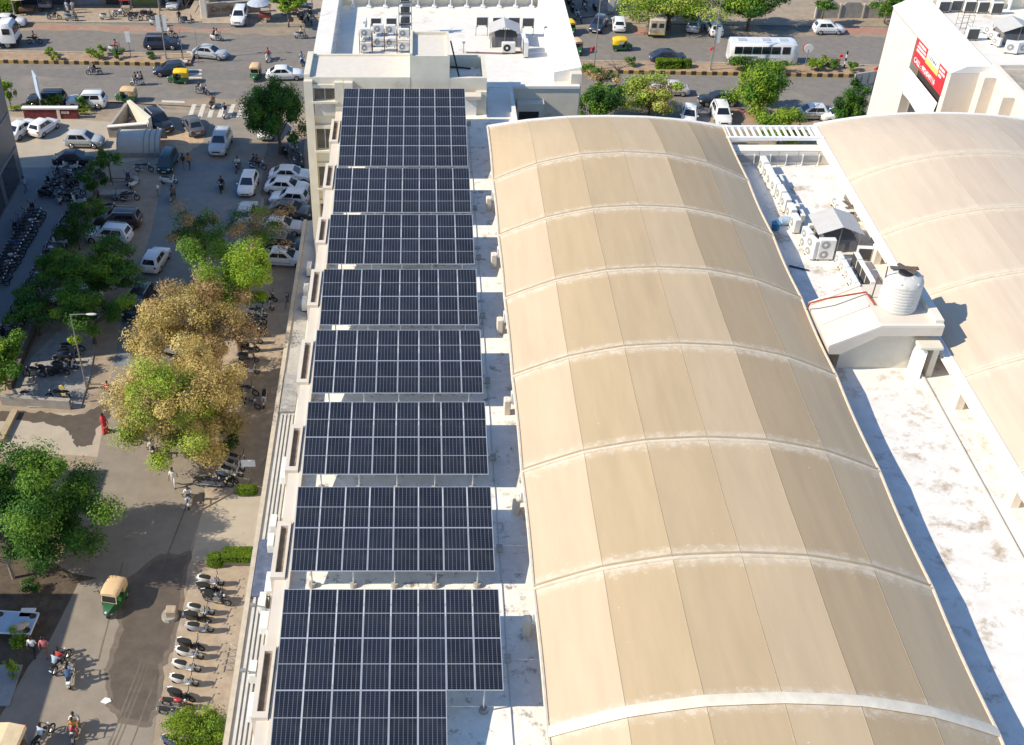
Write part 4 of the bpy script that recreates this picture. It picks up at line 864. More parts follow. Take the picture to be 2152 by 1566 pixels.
def make_motorbike():
    t = proto('motorbike', 'motorbike')
    q = MB(); q.ell((.14, 0, .84), (.30, .15, .14), 12, 8); q.build('tank', BIKEP[0], t, smooth=True)
    q = MB(); q.ell((-.72, 0, .78), (.22, .09, .07), 10, 6); q.build('tail_cowl', BIKEP[0], t, smooth=True)
    q = MB(); q.ell((.62, 0, .62), (.22, .06, .035), 8, 5); q.build('mudguard', BIKEP[0], t, smooth=True)
    q = MB(); q.box(-.15, .26, -.13, .13, .3, .62); q.tube([(.42, 0, .95), (.2, 0, .35), (-.3, 0, .35), (-.5, 0, .72), (.3, 0, .78)], .03); q.tube([(-.1, 0, .4), (-.63, .09, .31)], .03); q.build('engine', STEEL, t)
    sec = lambda x, w_, z0, z1: [(x, -w_, z0), (x, -w_*.8, z1), (x, w_*.8, z1), (x, w_, z0)]
    MB().loft([sec(-.78, .09, .80, .88), sec(-.4, .14, .78, .86), sec(-.12, .12, .76, .82)]).build('seat', SEATM, t, smooth=True)
    bike_wheel(t, -.63, .31, 'rear_wheel', .055); bike_wheel(t, .69, .31, 'front_wheel', .05)
    q = MB(); q.tube([(.45, -.09, .98), (.69, -.09, .31)], .022); q.tube([(.45, .09, .98), (.69, .09, .31)], .022); q.tube([(.32, -.36, 1.05), (.44, -.12, 1.03), (.44, .12, 1.03), (.32, .36, 1.05)], .02); q.build('handlebar', BLACK, t)
    q = MB(); q.ell((.55, 0, .92), (.09, .1, .09), 10, 6); q.build('headlight', HEADL, t, smooth=True)
    q = MB(); q.tube([(.1, -.15, .35), (-.3, -.17, .3), (-.85, -.18, .42)], .04); q.build('exhaust', RIM, t)
    for s in (-1, 1):
        q = MB(); q.tube([(.36, s*.27, 1.04), (.33, s*.33, 1.2)], .01, 4); q.ell((.33, s*.34, 1.22), (.02, .06, .04), 6, 5); q.build('mirror', BLACK, t)
    MB().box(-.97, -.95, -.09, .09, .55, .66).build('number_plate', PLATE, t)
    return t
SCOOT, MOTO = make_scooter(), make_motorbike()
def put_bike(px, py, rz, k, label, group=None, moto=False, seat=None, z=0.0, lean=0.0):
    p = at(px, py, z + .5); p.z = z; pr = MOTO if moto else SCOOT; rc = {'tank': BIKEP[k], 'tail_cowl': BIKEP[k], 'mudguard': BIKEP[k]} if moto else {'body': BIKEP[k]}
    if seat: rc['seat'] = seat
    o = place(pr, p, rz, label, group, rc); o.rotation_euler[0] = lean; return o
def make_rickshaw():
    t = proto('auto_rickshaw', 'auto rickshaw')
    GR = mat('rickshaw_green', (0.022, 0.105, 0.04), 0.4, coat=.3); YL = mat('rickshaw_yellow', (0.80, 0.52, 0.02), 0.6); 
    q = MB(); q.xzprism([(-1.3,.3),(.35,.3),(.42,.42),(.42,.85),(.3,.85),(.2,.5),(-.35,.5),(-.45,.9),(-1.34,.9)], -.62, .62)
    sec = lambda x, w_, z0, z1: [(x, -w_*.8, z0), (x, -w_, z0+.1), (x, -w_*.8, z1), (x, w_*.8, z1), (x, w_, z0+.1), (x, w_*.8, z0)]
    q.loft([sec(.40, .60, .30, .92), sec(.75, .44, .34, .90), sec(1.10, .26, .42, .76), sec(1.28, .14, .50, .62)]); q.build('body', GR, t, smooth=True)
    q = MB(); arch = lambda x, w_, z0, z1: [(x, -w_, z0), (x, -w_, z1-.18), (x, -w_*.8, z1-.04), (x, -w_*.4, z1), (x, w_*.4, z1), (x, w_*.8, z1-.04), (x, w_, z1-.18), (x, w_, z0)]
    q.loft([arch(-1.36, .58, .9, 1.50), arch(-1.25, .63, .9, 1.66), arch(-.55, .65, .9, 1.74)]); q.loft([arch(-.549, .65, 1.45, 1.74), arch(.15, .64, 1.45, 1.74), arch(.42, .58, 1.45, 1.66)]); q.build('canopy', YL, t, smooth=True)
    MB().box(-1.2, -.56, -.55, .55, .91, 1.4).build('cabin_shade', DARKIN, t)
    MB().xzprism([(-.95,.55),(-.4,.55),(-.4,.66),(-.8,.7),(-.9,1.15),(-1.05,1.15)], -.52, .52).build('seat', mat('rickshaw_seat', (0.05,0.03,0.02), 0.7), t)
    MB().cbox(.0, .25, -.2, .2, .5, .72, .03).build('driver_seat', MATS['rickshaw_seat'], t)
    patch(MB(), (.52, -.55, .9), (.52, .55, .9), (.40, .52, 1.52), (.40, -.52, 1.52), 0, 1, 0, 1, .02).build('windscreen_frame', YL, t)
    patch(MB(), (.545, -.52, .9), (.545, .52, .9), (.425, .49, 1.52), (.425, -.49, 1.52), .04, .96, .12, .88, .012).build('windscreen', CARGLASS, t)
    MB().box(-1.385, -1.36, -.3, .3, 1.1, 1.32).build('rear_window', CARGLASS, t)
    for s in (-1, 1):
        make_wheel(t, -.95, s*.56, .22, .12); MB().cyl((.40, s*.56, .9), (.36, s*.58, 1.5), .022, .022, 5).build('pillar', BLACK, t)
        q = MB(); q.ell((-1.36, s*.5, .7), (.03, .07, .07), 6, 5); q.build('taillight', TAILL, t)
    q = MB(); q.cyl((1.02, -.05, .22), (1.02, .05, .22), .22, .22, 16); o = q.build('wheel', TYRE, t); MB().cyl((1.02, -.06, .22), (1.02, .06, .22), .12, .12, 10).build('rim', RIM, o)
    q = MB(); q.ell((1.2, 0, .68), (.09, .11, .1), 8, 6); q.build('headlight', HEADL, t)
    MB().box(.36, .44, -.3, .3, .93, 1.03).build('dash_strip', YL, t)
    return t
RICK = make_rickshaw(); TAN = mat('tan_canopy', (0.62, 0.43, 0.24), 0.8, var=0.08); YELC = MATS['rickshaw_yellow']
# minibus
def make_bus(loc, rz):
    t = thing('minibus', 'white minibus with a strip of dark windows on the far road behind the median bushes', 'minibus', loc, rz)
    sec = lambda x, w_, z0, z1: [(x, -w_*.96, z0), (x, -w_, z0+.3), (x, -w_, z0+1.2), (x, -w_*.95, z1-.15), (x, -w_*.82, z1), (x, w_*.82, z1), (x, w_*.95, z1-.15), (x, w_, z0+1.2), (x, w_, z0+.3), (x, w_*.96, z0)]
    MB().loft([sec(-3.95, 1.0, .5, 2.6), sec(-3.8, 1.1, .4, 2.85), sec(3.2, 1.1, .4, 2.85), sec(3.75, 1.08, .4, 2.65), sec(4.0, .98, .45, 1.6)]).build('body', PW_, t, smooth=True)
    for s in (-1, 1):
        for k, (x0, x1) in enumerate([(-3.5,-2.6),(-2.5,-1.5),(-1.4,-.4),(-.3,.7),(.8,1.8),(2.05,2.95)]):
            patch(MB(), (x0, s*1.11, 1.62), (x1, s*1.11, 1.62), (x1, s*1.06, 2.45), (x0, s*1.06, 2.45), 0, 1, 0, 1, .02).build('window', CARGLASS, t)
        for x in (-2.4, 2.5): make_wheel(t, x, s*1.0, .42, .26)
        q = MB(); q.ell((3.95, s*.75, .95), (.1, .16, .12), 8, 6); q.build('headlight', HEADL, t)
    patch(MB(), (4.0, -.9, 1.55), (4.0, .9, 1.55), (3.76, .9, 2.5), (3.76, -.9, 2.5), 0, 1, 0, 1, .03).build('windscreen', CARGLASS, t)
    for x in (-2.6, .2, 2.2): MB().cbox(x-.5, x+.5, -.35, .35, 2.85, 2.95, .03).build('roof_hatch', PS, t)
    MB().box(-3.0, 1.9, -1.12, -1.10, 1.05, 1.1).build('trim', PS, t); MB().box(-2.2, -.8, -1.125, -1.1, 1.2, 1.34).build('lettering', GRILL, t)
# concrete mixer
def make_mixer(loc, rz):
    t = thing('mixer_truck', 'white concrete mixer truck at the left picture edge on the far road', 'truck', loc, rz)
    sec = lambda x, w_, z0, z1: [(x, -w_, z0), (x, -w_, z1-.2), (x, -w_*.85, z1), (x, w_*.85, z1), (x, w_, z1-.2), (x, w_, z0)]
    MB().loft([sec(1.6, 1.2, .9, 2.95), sec(1.75, 1.25, .7, 3.05), sec(3.0, 1.25, .7, 3.05), sec(3.45, 1.22, .7, 2.6), sec(3.6, 1.2, .75, 1.7)]).build('cab', PW_, t, smooth=True)
    patch(MB(), (3.61, -1.05, 1.75), (3.61, 1.05, 1.75), (3.44, 1.05, 2.65), (3.44, -1.05, 2.65), 0, 1, 0, 1, .02).build('windscreen', CARGLASS, t)
    MB().box(3.4, 3.7, -1.2, 1.2, .5, .95).build('bumper', BLACK, t)
    for s in (-1, 1):
        MB().box(2.2, 3.1, s*1.26 - .015, s*1.26 + .015, 1.8, 2.5).build('side_window', CARGLASS, t)
        for x in (2.5, -2.6, -3.9): make_wheel(t, x, s*1.05, .5, .32)
        MB().cbox(.6, 1.3, s*1.1 - .3, s*1.1 + .3, .7, 1.3, .04).build('tank', PW_, t)
    MB().box(-5, 1.6, -.5, .5, .8, 1.1).build('chassis', BLACK, t)
    rings = []
    for x, r_, z in ((1.2,.5,2.2),(.6,1.1,2.3),(-1.2,1.25,2.5),(-3.0,.95,2.8),(-4.4,.5,3.1)): rings.append([(x + .2*math.sin(2*math.pi*i/20)*0, r_*math.cos(2*math.pi*i/20), z + r_*math.sin(2*math.pi*i/20)) for i in range(20)])
    MB().loft(rings).build('drum', mat('mixer_drum', (0.66,0.64,0.6), 0.6, var=0.1, stain=(0.4,0.38,0.34), stain_at=0.55), t, smooth=True)
    MB().xzprism([(-4.2,3.2),(-5.0,3.2),(-4.8,2.6),(-4.4,2.6)], -.5, .5).build('hopper', STEEL, t)
# ================================================================== people
SKIN = mat('skin', (0.22, 0.12, 0.075), 0.6); HAIR = mat('black_hair', (0.012, 0.010, 0.009), 0.5); SHOE = mat('dark_shoe', (0.03,0.025,0.02), 0.6)
def cloth(n, c): return mat('cloth_' + n, c, 0.85, var=0.12, scale=8)
CW = cloth('white', (0.72,0.70,0.66)); CB = cloth('blue', (0.06,0.13,0.26)); CLB = cloth('light_blue', (0.38,0.47,0.58)); CR = cloth('red', (0.50,0.05,0.06)); CPK = cloth('pink', (0.55,0.16,0.18)); CK = cloth('black', (0.025,0.025,0.03)); CGR = cloth('grey', (0.2,0.2,0.2)); CBR = cloth('brown', (0.22,0.13,0.08)); COR = cloth('orange', (0.5,0.24,0.06)); CJ = cloth('jeans', (0.06,0.08,0.14)); CBG = cloth('beige', (0.5,0.42,0.32))
def limb(bm_pts, name): pass
def make_person(pose):
    "skin-modifier figure: one continuous body, clothing as material zones; faces +x"
    V = []; E = []; Rr = []; T = []
    def v(p, r, tagm, par=None):
        V.append(p); Rr.append(r); T.append(tagm)
        if par is not None: E.append((par, len(V) - 1))
        return len(V) - 1
    sit = pose == 'ride'; pz = .93 if not sit else .84
    lean = .10 if sit else .02
    pel = v((0,0,pz), (.14,.16), 2)
    ab = v((lean*.4,0,pz+.17), (.125,.15), 1, pel); ch = v((lean*1.2,0,pz+.38), (.135,.175), 1, ab)
    nk = v((lean*1.6,0,pz+.53), (.06,.06), 0, ch); hd0 = v((lean*1.6+.015,0,pz+.62), (.075,.07), 0, nk); hd = v((lean*1.6+.02,0,pz+.71), (.098,.08), 0, hd0); hd2 = v((lean*1.6+.005,0,pz+.79), (.07,.06), 0, hd)
    for s in (-1, 1):
        sh = v((lean*1.2,s*.19,pz+.44), (.062,.062), 1, ch)
        if sit: el = (.22, s*.27, pz+.24); wr = (.42, s*.30, pz+.24); hnd = (.49, s*.30, pz+.235)
        elif pose == 'walk': el = (-.05 - s*.10, s*.24, pz+.18); wr = (.02 - s*.17, s*.25, pz-.05); hnd = (.03 - s*.19, s*.25, pz-.13)
        else: el = (.0, s*.25, pz+.17); wr = (.07, s*.25, pz-.06); hnd = (.09, s*.25, pz-.14)
        e = v(el, (.046,.046), 1, sh); w_ = v(wr, (.033,.033), 0, e); h = v(hnd, (.036,.024), 0, w_)
        d = (Vector(hnd) - Vector(wr)).normalized(); side = Vector((0,1,0)) if not sit else Vector((0,1,0))
        if abs(d.y) > .9: side = Vector((1,0,0))
        for k, (o_, ln) in enumerate(((-.026,.07),(-.009,.085),(.009,.08),(.026,.06))):
            f1 = v(tuple(Vector(hnd) + d*.045 + side*o_*1.0), (.010,.010), 0, h); v(tuple(Vector(hnd) + d*(.045 + ln*.7) + side*o_*1.15 + Vector((0,0,-.02 if sit else 0))), (.008,.008), 0, f1)
        th = v(tuple(Vector(hnd) + d*.0 - side*s*.038), (.010,.010), 0, h); v(tuple(Vector(hnd) + d*.04 - side*s*.055), (.009,.009), 0, th)
        hip = v((0,s*.095,pz-.06), (.088,.088), 2, pel)
        if sit: kn = (.38, s*.16, pz-.08); an = (.34, s*.17, pz-.50); to = (.50, s*.17, pz-.53)
        elif pose == 'walk': kn = (.08 + s*.14, s*.10, pz-.46); an = (-.05 + s*.26, s*.10, .09); to = (.10 + s*.26, s*.11, .04)
        else: kn = (.02, s*.10, pz-.46); an = (0, s*.105, .09); to = (.15, s*.12, .04)
        k1 = v(kn, (.058,.058), 2, hip); a1 = v(an, (.042,.042), 2, k1); v(to, (.042,.03), 3, a1)
    me = bpy.data.meshes.new('body'); me.from_pydata(V, E, []); o = bpy.data.objects.new('body_src', me); C.objects.link(o)
    md = o.modifiers.new('skin', 'SKIN'); md.use_smooth_shade = True
    for i, r_ in enumerate(Rr): me.skin_vertices[0].data[i].radius = r_
    me.skin_vertices[0].data[0].use_root = True
    sb_ = o.modifiers.new('sub', 'SUBSURF'); sb_.levels = 1; sb_.render_levels = 1
    dg = bpy.context.evaluated_depsgraph_get(); dg.update(); m2 = bpy.data.meshes.new_from_object(o.evaluated_get(dg)); bpy.data.objects.remove(o)
    m2.name = 'person'; m2.materials.clear()
    for m in (SKIN, CW, CJ, SHOE): m2.materials.append(m)
    segs = [(Vector(V[a]), Vector(V[b]), T[b]) for a, b in E]
    for f in m2.polygons:
        c = f.center; best = 9; bt = 0
        for a, b, tg in segs:
            ab_ = b - a; l_ = ab_.length_squared; u = max(0, min(1, (c - a).dot(ab_) / l_)) if l_ else 0
            dd = (a + ab_*u - c).length
            if dd < best: best = dd; bt = tg
        if bt == 0 and c.z < pz + .5 and abs(c.y) < .2 and abs(c.x) < .2: bt = 1
        if bt == 1 and c.z < pz + .02 and abs(c.y) < .18: bt = 2
        f.material_index = bt
    t = bpy.data.objects.new('person', m2); C.objects.link(t); t['label'] = 'prototype'; t['category'] = 'person'; PROTOS.append(t)
    hx = lean*1.6
    q = MB(); q.ell((hx - .018, 0, pz+.775), (.105, .088, .075), 12, 8); q.ell((hx - .065, 0, pz+.70), (.05, .08, .10), 10, 6); q.build('hair', HAIR, t, smooth=True)
    q = MB(); q.taper([(hx+.10, 0, pz+.735), (hx+.135, 0, pz+.70), (hx+.11, 0, pz+.69)], [.01,.018,.012], 6); q.build('nose', SKIN, t)
    for s in (-1, 1):
        q = MB(); q.ell((hx+.105, s*.034, pz+.745), (.012,.016,.010), 6, 5); q.build('eye', HAIR, t)
        q = MB(); q.ell((hx+.005, s*.085, pz+.72), (.022,.012,.035), 6, 5); q.build('ear', SKIN, t)
    MB().box(hx+.098, hx+.112, -.025, .025, pz+.655, pz+.665).build('mouth', CPK, t)
    return t
STAND, WALK, RIDE = make_person('stand'), make_person('walk'), make_person('ride')
def put_person(pr, p, rz, top, bottom, label, group=None, hair=None):
    rc = {'person': [SKIN, top, bottom, SHOE]}
    if hair: rc['hair'] = hair
    return place(pr, p, rz, label, group, rc, cat='person')
def put_rider(px, py, rz, k, moto, riders, blabel, group='riders and their bikes in the street'):
    "a moving two wheeler with one or more riders; riders: list of (top, bottom, label)"
    b = put_bike(px, py, rz, k, blabel, None, moto)
    b.name = 'motorbike' if moto else 'scooter'
    for i, (tp_, bt, lab) in enumerate(riders):
        off = (-.12 if not moto else -.15) - i * .33 + (.0 if len(riders) < 3 else .1)
        p = b.location + Vector((math.cos(rz) * off, math.sin(rz) * off, -.04 + i * .05))
        put_person(RIDE, p, rz, tp_, bt, lab, None)
# ================================================================== trees and plants
def leafmat(name, col, var=.35):
    return mat(name, col, 0.6, var=var, scale=1.3, spec=0.25, trans=0.32)
LG = {'dark': [leafmat('leaf_dark', (0.036,0.109,0.017)), leafmat('leaf_deep', (0.051,0.145,0.023)), leafmat('leaf_mid', (0.087,0.203,0.029))],
      'green': [leafmat('leaf_green', (0.080,0.189,0.023)), leafmat('leaf_fresh', (0.160,0.290,0.032)), leafmat('leaf_dark_green', (0.051,0.131,0.020))],  # third tone is a darker leaf green, mixed in at random
      'bright': [leafmat('leaf_bright', (0.203,0.334,0.029)), leafmat('leaf_lime', (0.290,0.406,0.036)), leafmat('leaf_olive_green', (0.131,0.246,0.026))],
      'olive': [leafmat('leaf_olive', (0.56,0.44,0.15)), leafmat('leaf_straw', (0.64,0.51,0.21)), leafmat('leaf_olive_dark', (0.33,0.25,0.09))],
      'brown': [leafmat('leaf_brown', (0.46,0.32,0.15)), leafmat('leaf_dry', (0.56,0.41,0.21)), leafmat('leaf_umber', (0.22,0.15,0.08))],
      'ygreen': [leafmat('leaf_yellowgreen', (0.31,0.42,0.045)), leafmat('leaf_paleyellow', (0.43,0.50,0.09)), leafmat('leaf_moss', (0.19,0.27,0.035))],
      'hedge': [leafmat('hedge_leaf', (0.15,0.25,0.012)), leafmat('hedge_light', (0.21,0.31,0.02)), leafmat('hedge_deep', (0.10,0.18,0.012))]}
def crown(c, rad, n, size, pal, seed, clumps=26, spread=.30, second=None, ratio=.0, sec_side=None, flat=0.0):
    r_ = random.Random(seed); mb = MB(); mats = LG[pal] + (LG[second] if second else [])
    cl = []
    while len(cl) < clumps:
        d = Vector((r_.gauss(0,1), r_.gauss(0,1), r_.gauss(0,1))).normalized() * (r_.random() ** .42) * r_.uniform(.82, 1.2)
        if d.z < -.55: continue
        p = Vector((d.x*rad[0], d.y*rad[1], d.z*rad[2]))
        sec = second and (r_.random() < ratio if sec_side is None else (sec_side(d) and r_.random() < .68))
        cl.append((p, r_.uniform(.6, 1.25) * spread, (3 if sec else 0) + r_.choice([0,0,1,1,2]), r_.uniform(.5, 1.5)))
    tot = sum(q[3] for q in cl)
    V = mb.v; Fc = mb.f; M = mb.m
    for p, s, mi, wgt in cl:
        for _ in range(int(n * wgt / tot)):
            g = Vector((r_.gauss(0,1), r_.gauss(0,1), r_.gauss(0,.8)))
            if g.length > 2.2: continue
            q = Vector(c) + p + Vector((g.x*rad[0], g.y*rad[1], g.z*rad[2])) * s * .62
            nrm = (g * .6 + Vector((r_.gauss(0,.6), r_.gauss(0,.6), r_.uniform(.1,1.2)))).normalized()
            a = nrm.orthogonal().normalized(); a = Matrix.Rotation(r_.uniform(0, 6.28), 3, nrm) @ a; b = nrm.cross(a)
            L_ = size * r_.uniform(.6, 1.35); a = a * L_; b = b * L_ * .5
            o = len(V); V.extend([tuple(q - a*.5), tuple(q + b*.5 - a*.08), tuple(q + a*.5), tuple(q - b*.5 + a*.06)])
            Fc.append((o, o+1, o+2, o+3)); M.append(mi if r_.random() < .8 else (mi//3)*3 + r_.randrange(3)); mb.uv.append(None)
    return mb, mats, [q[0] for q in cl]
def tree(label, base, h, rad, n, size, pal, seed, clumps=26, spread=.30, second=None, ratio=0., sec_side=None, trunk=.16, lean=(0,0), bark=None, name='tree', group=None, limbs=9, cz=None):
    "base: ground point, h: height of crown centre"
    t = thing(name, label, name.replace('_', ' '), base, 0, group)
    c = Vector((lean[0], lean[1], h))
    mb, mats, cl = crown(c, rad, n, size, pal, seed, clumps, spread, second, ratio, sec_side)
    mb.build('crown', mats, t)
    r_ = random.Random(seed + 99); q = MB(); fork = Vector((lean[0]*.5, lean[1]*.5, max(.4, h - rad[2]*.75)))
    q.taper([(0,0,-.05), (lean[0]*.2 + r_.uniform(-.1,.1), lean[1]*.2, fork.z*.5), tuple(fork), tuple(c + Vector((0,0,rad[2]*.2)))], [trunk*1.25, trunk, trunk*.8, trunk*.3], 8)
    for k in range(min(limbs, len(cl))):
        e = c + cl[k] * .92; m_ = fork.lerp(e, .5) + Vector((r_.uniform(-.3,.3), r_.uniform(-.3,.3), r_.uniform(0,.5)))
        q.taper([tuple(fork.lerp(c, r_.uniform(0,.4))), tuple(m_), tuple(e)], [trunk*.5, trunk*.3, trunk*.08], 6)
    q.build('trunk', bark or BARK, t, smooth=True)
    return t
def bush(label, base, rad, n, size, pal, seed, name='bush', group=None, clumps=12, second=None, ratio=0.):
    t = thing(name, label, 'bush', base, 0, group)
    mb, mats, _ = crown(Vector((0,0,rad[2]*.9 + .1)), rad, n, size, pal, seed, clumps, .36, second, ratio)
    mb.build('foliage', mats, t)
    q = MB(); r_ = random.Random(seed)
    for k in range(4): q.taper([(r_.uniform(-.06,.06), r_.uniform(-.06,.06), -.03), (r_.uniform(-.5,.5)*rad[0], r_.uniform(-.5,.5)*rad[1], rad[2]*.9)], [.03, .012], 5)
    q.build('stem', BARK, t); return t
def hedge(label, base, sx_, sy_, h, n, size, pal, seed, round_=False, rz=0, box=True):
    t = thing('hedge', label, 'hedge', base, rz)
    r_ = random.Random(seed); mb = MB(); mats = LG[pal]
    for _ in range(n):
        # sample the surface shell of a clipped block
        u = [r_.uniform(-1,1), r_.uniform(-1,1), r_.uniform(0,1)]; k = r_.choice([0,0,1,1,2,2,2])
        if k == 2: u[2] = 1 - abs(r_.gauss(0,.06))
        else: u[k] = math.copysign(1 - abs(r_.gauss(0,.06)), u[k])
        if round_ or True:
            e = 2.2 if round_ else 6
            l_ = (abs(u[0])**e + abs(u[1])**e) ** (1/e)
            if l_ > 1: u[0] /= l_; u[1] /= l_
            if round_ : u[2] *= (1 - .35*l_**3)
        q = Vector((u[0]*sx_, u[1]*sy_, u[2]*h)); nrm = Vector((u[0]*(k==0)+r_.gauss(0,.5), u[1]*(k==1)+r_.gauss(0,.5), (k==2)+r_.gauss(0,.4)+.3)).normalized()
        a = nrm.orthogonal().normalized(); a = Matrix.Rotation(r_.uniform(0,6.28), 3, nrm) @ a; b = nrm.cross(a); L_ = size*r_.uniform(.6,1.3); a = a*L_; b = b*L_*.55
        o = len(mb.v); mb.v += [tuple(q-a*.5), tuple(q+b*.5), tuple(q+a*.5), tuple(q-b*.5)]; mb.f.append((o,o+1,o+2,o+3)); mb.m.append(r_.choice([0,0,1,2])); mb.uv.append(None)
    mb.build('foliage', mats, t)
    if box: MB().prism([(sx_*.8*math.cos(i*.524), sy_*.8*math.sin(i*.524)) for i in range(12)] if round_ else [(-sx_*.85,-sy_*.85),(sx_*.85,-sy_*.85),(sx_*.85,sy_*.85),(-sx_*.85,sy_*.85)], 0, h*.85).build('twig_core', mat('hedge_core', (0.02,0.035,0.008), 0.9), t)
    return t
def crown_at(px, py, z): p = at(px, py, z); return Vector((p.x, p.y, 0))
# --- big trees in the side street
tree('large olive yellow tree in the side street with fresh yellow green patches', crown_at(375, 850, 4.8), 4.8, (4.3, 4.2, 4.1), 105000, .165, 'olive', 1, 95, .225, 'ygreen', 0, lambda d: d.y < .0 and -.8 < d.x < .5, trunk=.26, limbs=16)
tree('brown tinged tree just behind the large olive yellow tree', crown_at(388, 700, 5.6), 5.6, (4.2, 3.5, 3.4), 70000, .165, 'olive', 2, 66, .235, 'brown', 0, lambda d: d.y > -.05 or d.x > .45, trunk=.22, limbs=16)
tree('bright green tree with brown twigs beside the long building, above the row of scooters', crown_at(486, 582, 7.4), 7.4, (3.8, 2.9, 3.4), 48000, .175, 'bright', 3, 48, .215, 'brown', .18, trunk=.2, limbs=16)
tree('thin half bare tree of brown twigs over the parked white cars', crown_at(540, 480, 4.6), 4.6, (3.2, 2.6, 2.0), 8500, .17, 'brown', 4, 34, .26, 'green', .42, trunk=.15, limbs=22, bark=GREYBARK)
tree('thin sparse green tree standing in the shaded street left of the parked white cars', crown_at(420, 487, 4.0), 4.0, (2.7, 3.3, 2.0), 10000, .18, 'green', 5, 30, .26, 'brown', .35, trunk=.14, limbs=16)
tree('green tree in the tower shade, upper of two near the street lamp', crown_at(195, 565, 3.4), 3.4, (4.3, 2.8, 2.3), 26000, .2, 'green', 6, 40, .22, 'bright', .25, trunk=.18, limbs=14)
tree('green tree behind the street lamp, lower one of the pair in the tower shade', crown_at(185, 655, 3.2), 3.2, (3.0, 2.7, 2.3), 22000, .19, 'green', 7, 30, .21, 'bright', .25, trunk=.16, limbs=12)
tree('dark loose tree on the verge between the motorbike lane and the parked cars', crown_at(70, 645, 2.8), 2.8, (2.2, 2.4, 1.8), 6000, .23, 'dark', 8, 24, .3, trunk=.12)
tree('green tree cut by the left picture edge halfway down', crown_at(2, 755, 2.8), 2.8, (2.0, 2.6, 2.0), 10000, .22, 'green', 9, 28, .28, 'bright', .3, trunk=.14)
tree('large dark green tree in the lower left corner with bare grey branches at its foot', crown_at(80, 1068, 4.6), 4.6, (4.3, 3.8, 3.7), 70000, .19, 'green', 10, 66, .225, 'dark', .45, trunk=.22, limbs=14, bark=GREYBARK)
tree('dense dark green tree against the left end wall of the rear wing', crown_at(582, 236, 4.6), 4.6, (3.0, 2.8, 4.0), 34000, .22, 'dark', 11, 38, .25, trunk=.22, limbs=12)
# bare branches at lower left
t = thing('bare_tree', 'bare grey branches in front of the large dark green tree at the left edge', 'bare tree', tuple(at(28, 1215, 0)))
q = MB(); r2 = random.Random(4)
q.taper([(0,0,0), (-.1,.1,1.4), (.1,.2,2.6)], [.13,.1,.07], 7)
for k in range(9):
    a = r2.uniform(0, 6.28); z0 = r2.uniform(1.0, 2.6); e = (r2.uniform(.8,1.9)*math.cos(a), r2.uniform(.8,1.9)*math.sin(a), z0 + r2.uniform(.6, 2.0))
    q.taper([(0,.1,z0), (e[0]*.5, e[1]*.5, z0 + .4), e], [.05,.035,.01], 5)
q.build('branch', GREYBARK, t)
# trees beyond the main road
tree('wide pale yellow green tree at the top behind the old dirty van', crown_at(1410, 10, 3.2), 3.2, (6.4, 3.2, 2.6), 17000, .30, 'ygreen', 12, 44, .26, 'bright', .3, trunk=.3, limbs=14)
tree('dense green tree at the top between the parked white cars and the minibus', crown_at(1580, 10, 3.3), 3.3, (4.6, 3.0, 2.9), 17000, .30, 'green', 13, 40, .27, 'bright', .25, trunk=.28)
tree('bright feathery green tree on the near pavement below the minibus', crown_at(1606, 186, 3.2), 3.2, (3.1, 2.6, 3.0), 19000, .26, 'bright', 14, 40, .27, 'green', .2, trunk=.18)
tree('pale flowering round tree just beyond the white pergola', crown_at(1642, 268, 2.6), 2.6, (2.7, 2.5, 2.2), 14000, .24, 'bright', 15, 34, .26, 'ygreen', .3, trunk=.14)
tree('pointed conifer like tree beside the cream tower wall', crown_at(1786, 222, 2.3), 2.3, (1.8, 1.7, 2.4), 12000, .22, 'green', 16, 34, .26, 'dark', .3, trunk=.12)
tree('sparse yellow green tree in front of the pinkish car beyond the rear wing', crown_at(1368, 200, 2.3), 2.3, (3.6, 2.9, 2.3), 12000, .25, 'ygreen', 17, 34, .27, 'brown', .22, trunk=.14, limbs=16)
tree('dark leafy tree right beside the corner of the rear wing', crown_at(1262, 215, 2.3), 2.3, (2.4, 2.4, 2.3), 14000, .25, 'green', 18, 32, .28, 'dark', .35, trunk=.16)
tree('reddish brown shrub tree behind the dark leafy tree at the rear wing corner', at(1262, 190), 1.6, (2.0, 1.5, 1.2), 3200, .22, 'brown', 19, 18, .3, 'green', .3, trunk=.1)
tree('small bright green street tree at the top edge left of the white rear wing', crown_at(603, 8, 3.0), 3.0, (2.1, 1.7, 1.1), 6500, .28, 'bright', 20, 22, .3, trunk=.1)
tree('thin dark tree at the top right edge in front of the grey compound wall', crown_at(1735, 6, 3.0), 3.0, (1.9, 1.3, 1.2), 2600, .25, 'green', 21, 16, .3, trunk=.1)
tree('leafy tree at the top right between the compound wall and the tower', crown_at(1868, 12, 2.4), 2.4, (2.0, 1.5, 1.7), 4200, .26, 'green', 22, 20, .3, trunk=.1)
t = thing('bare_tree', 'leafless grey tree on the median beside the rear wing corner', 'bare tree', tuple(at(1294, 184)))
q = MB(); q.taper([(0,0,0),(.05,0,1.6),(0,0,2.6)], [.12,.09,.06], 6)
for e in ((-1.8,.2,3.4),(-.9,.1,3.6),(1.2,.1,3.5),(.6,-.2,3.9),(2.2,0,3.3),(-1.2,-.3,2.9)): q.taper([(0,0,2.0),(e[0]*.5,e[1]*.5,2.8),e], [.05,.035,.012], 5)
q.build('branch', GREYBARK, t)
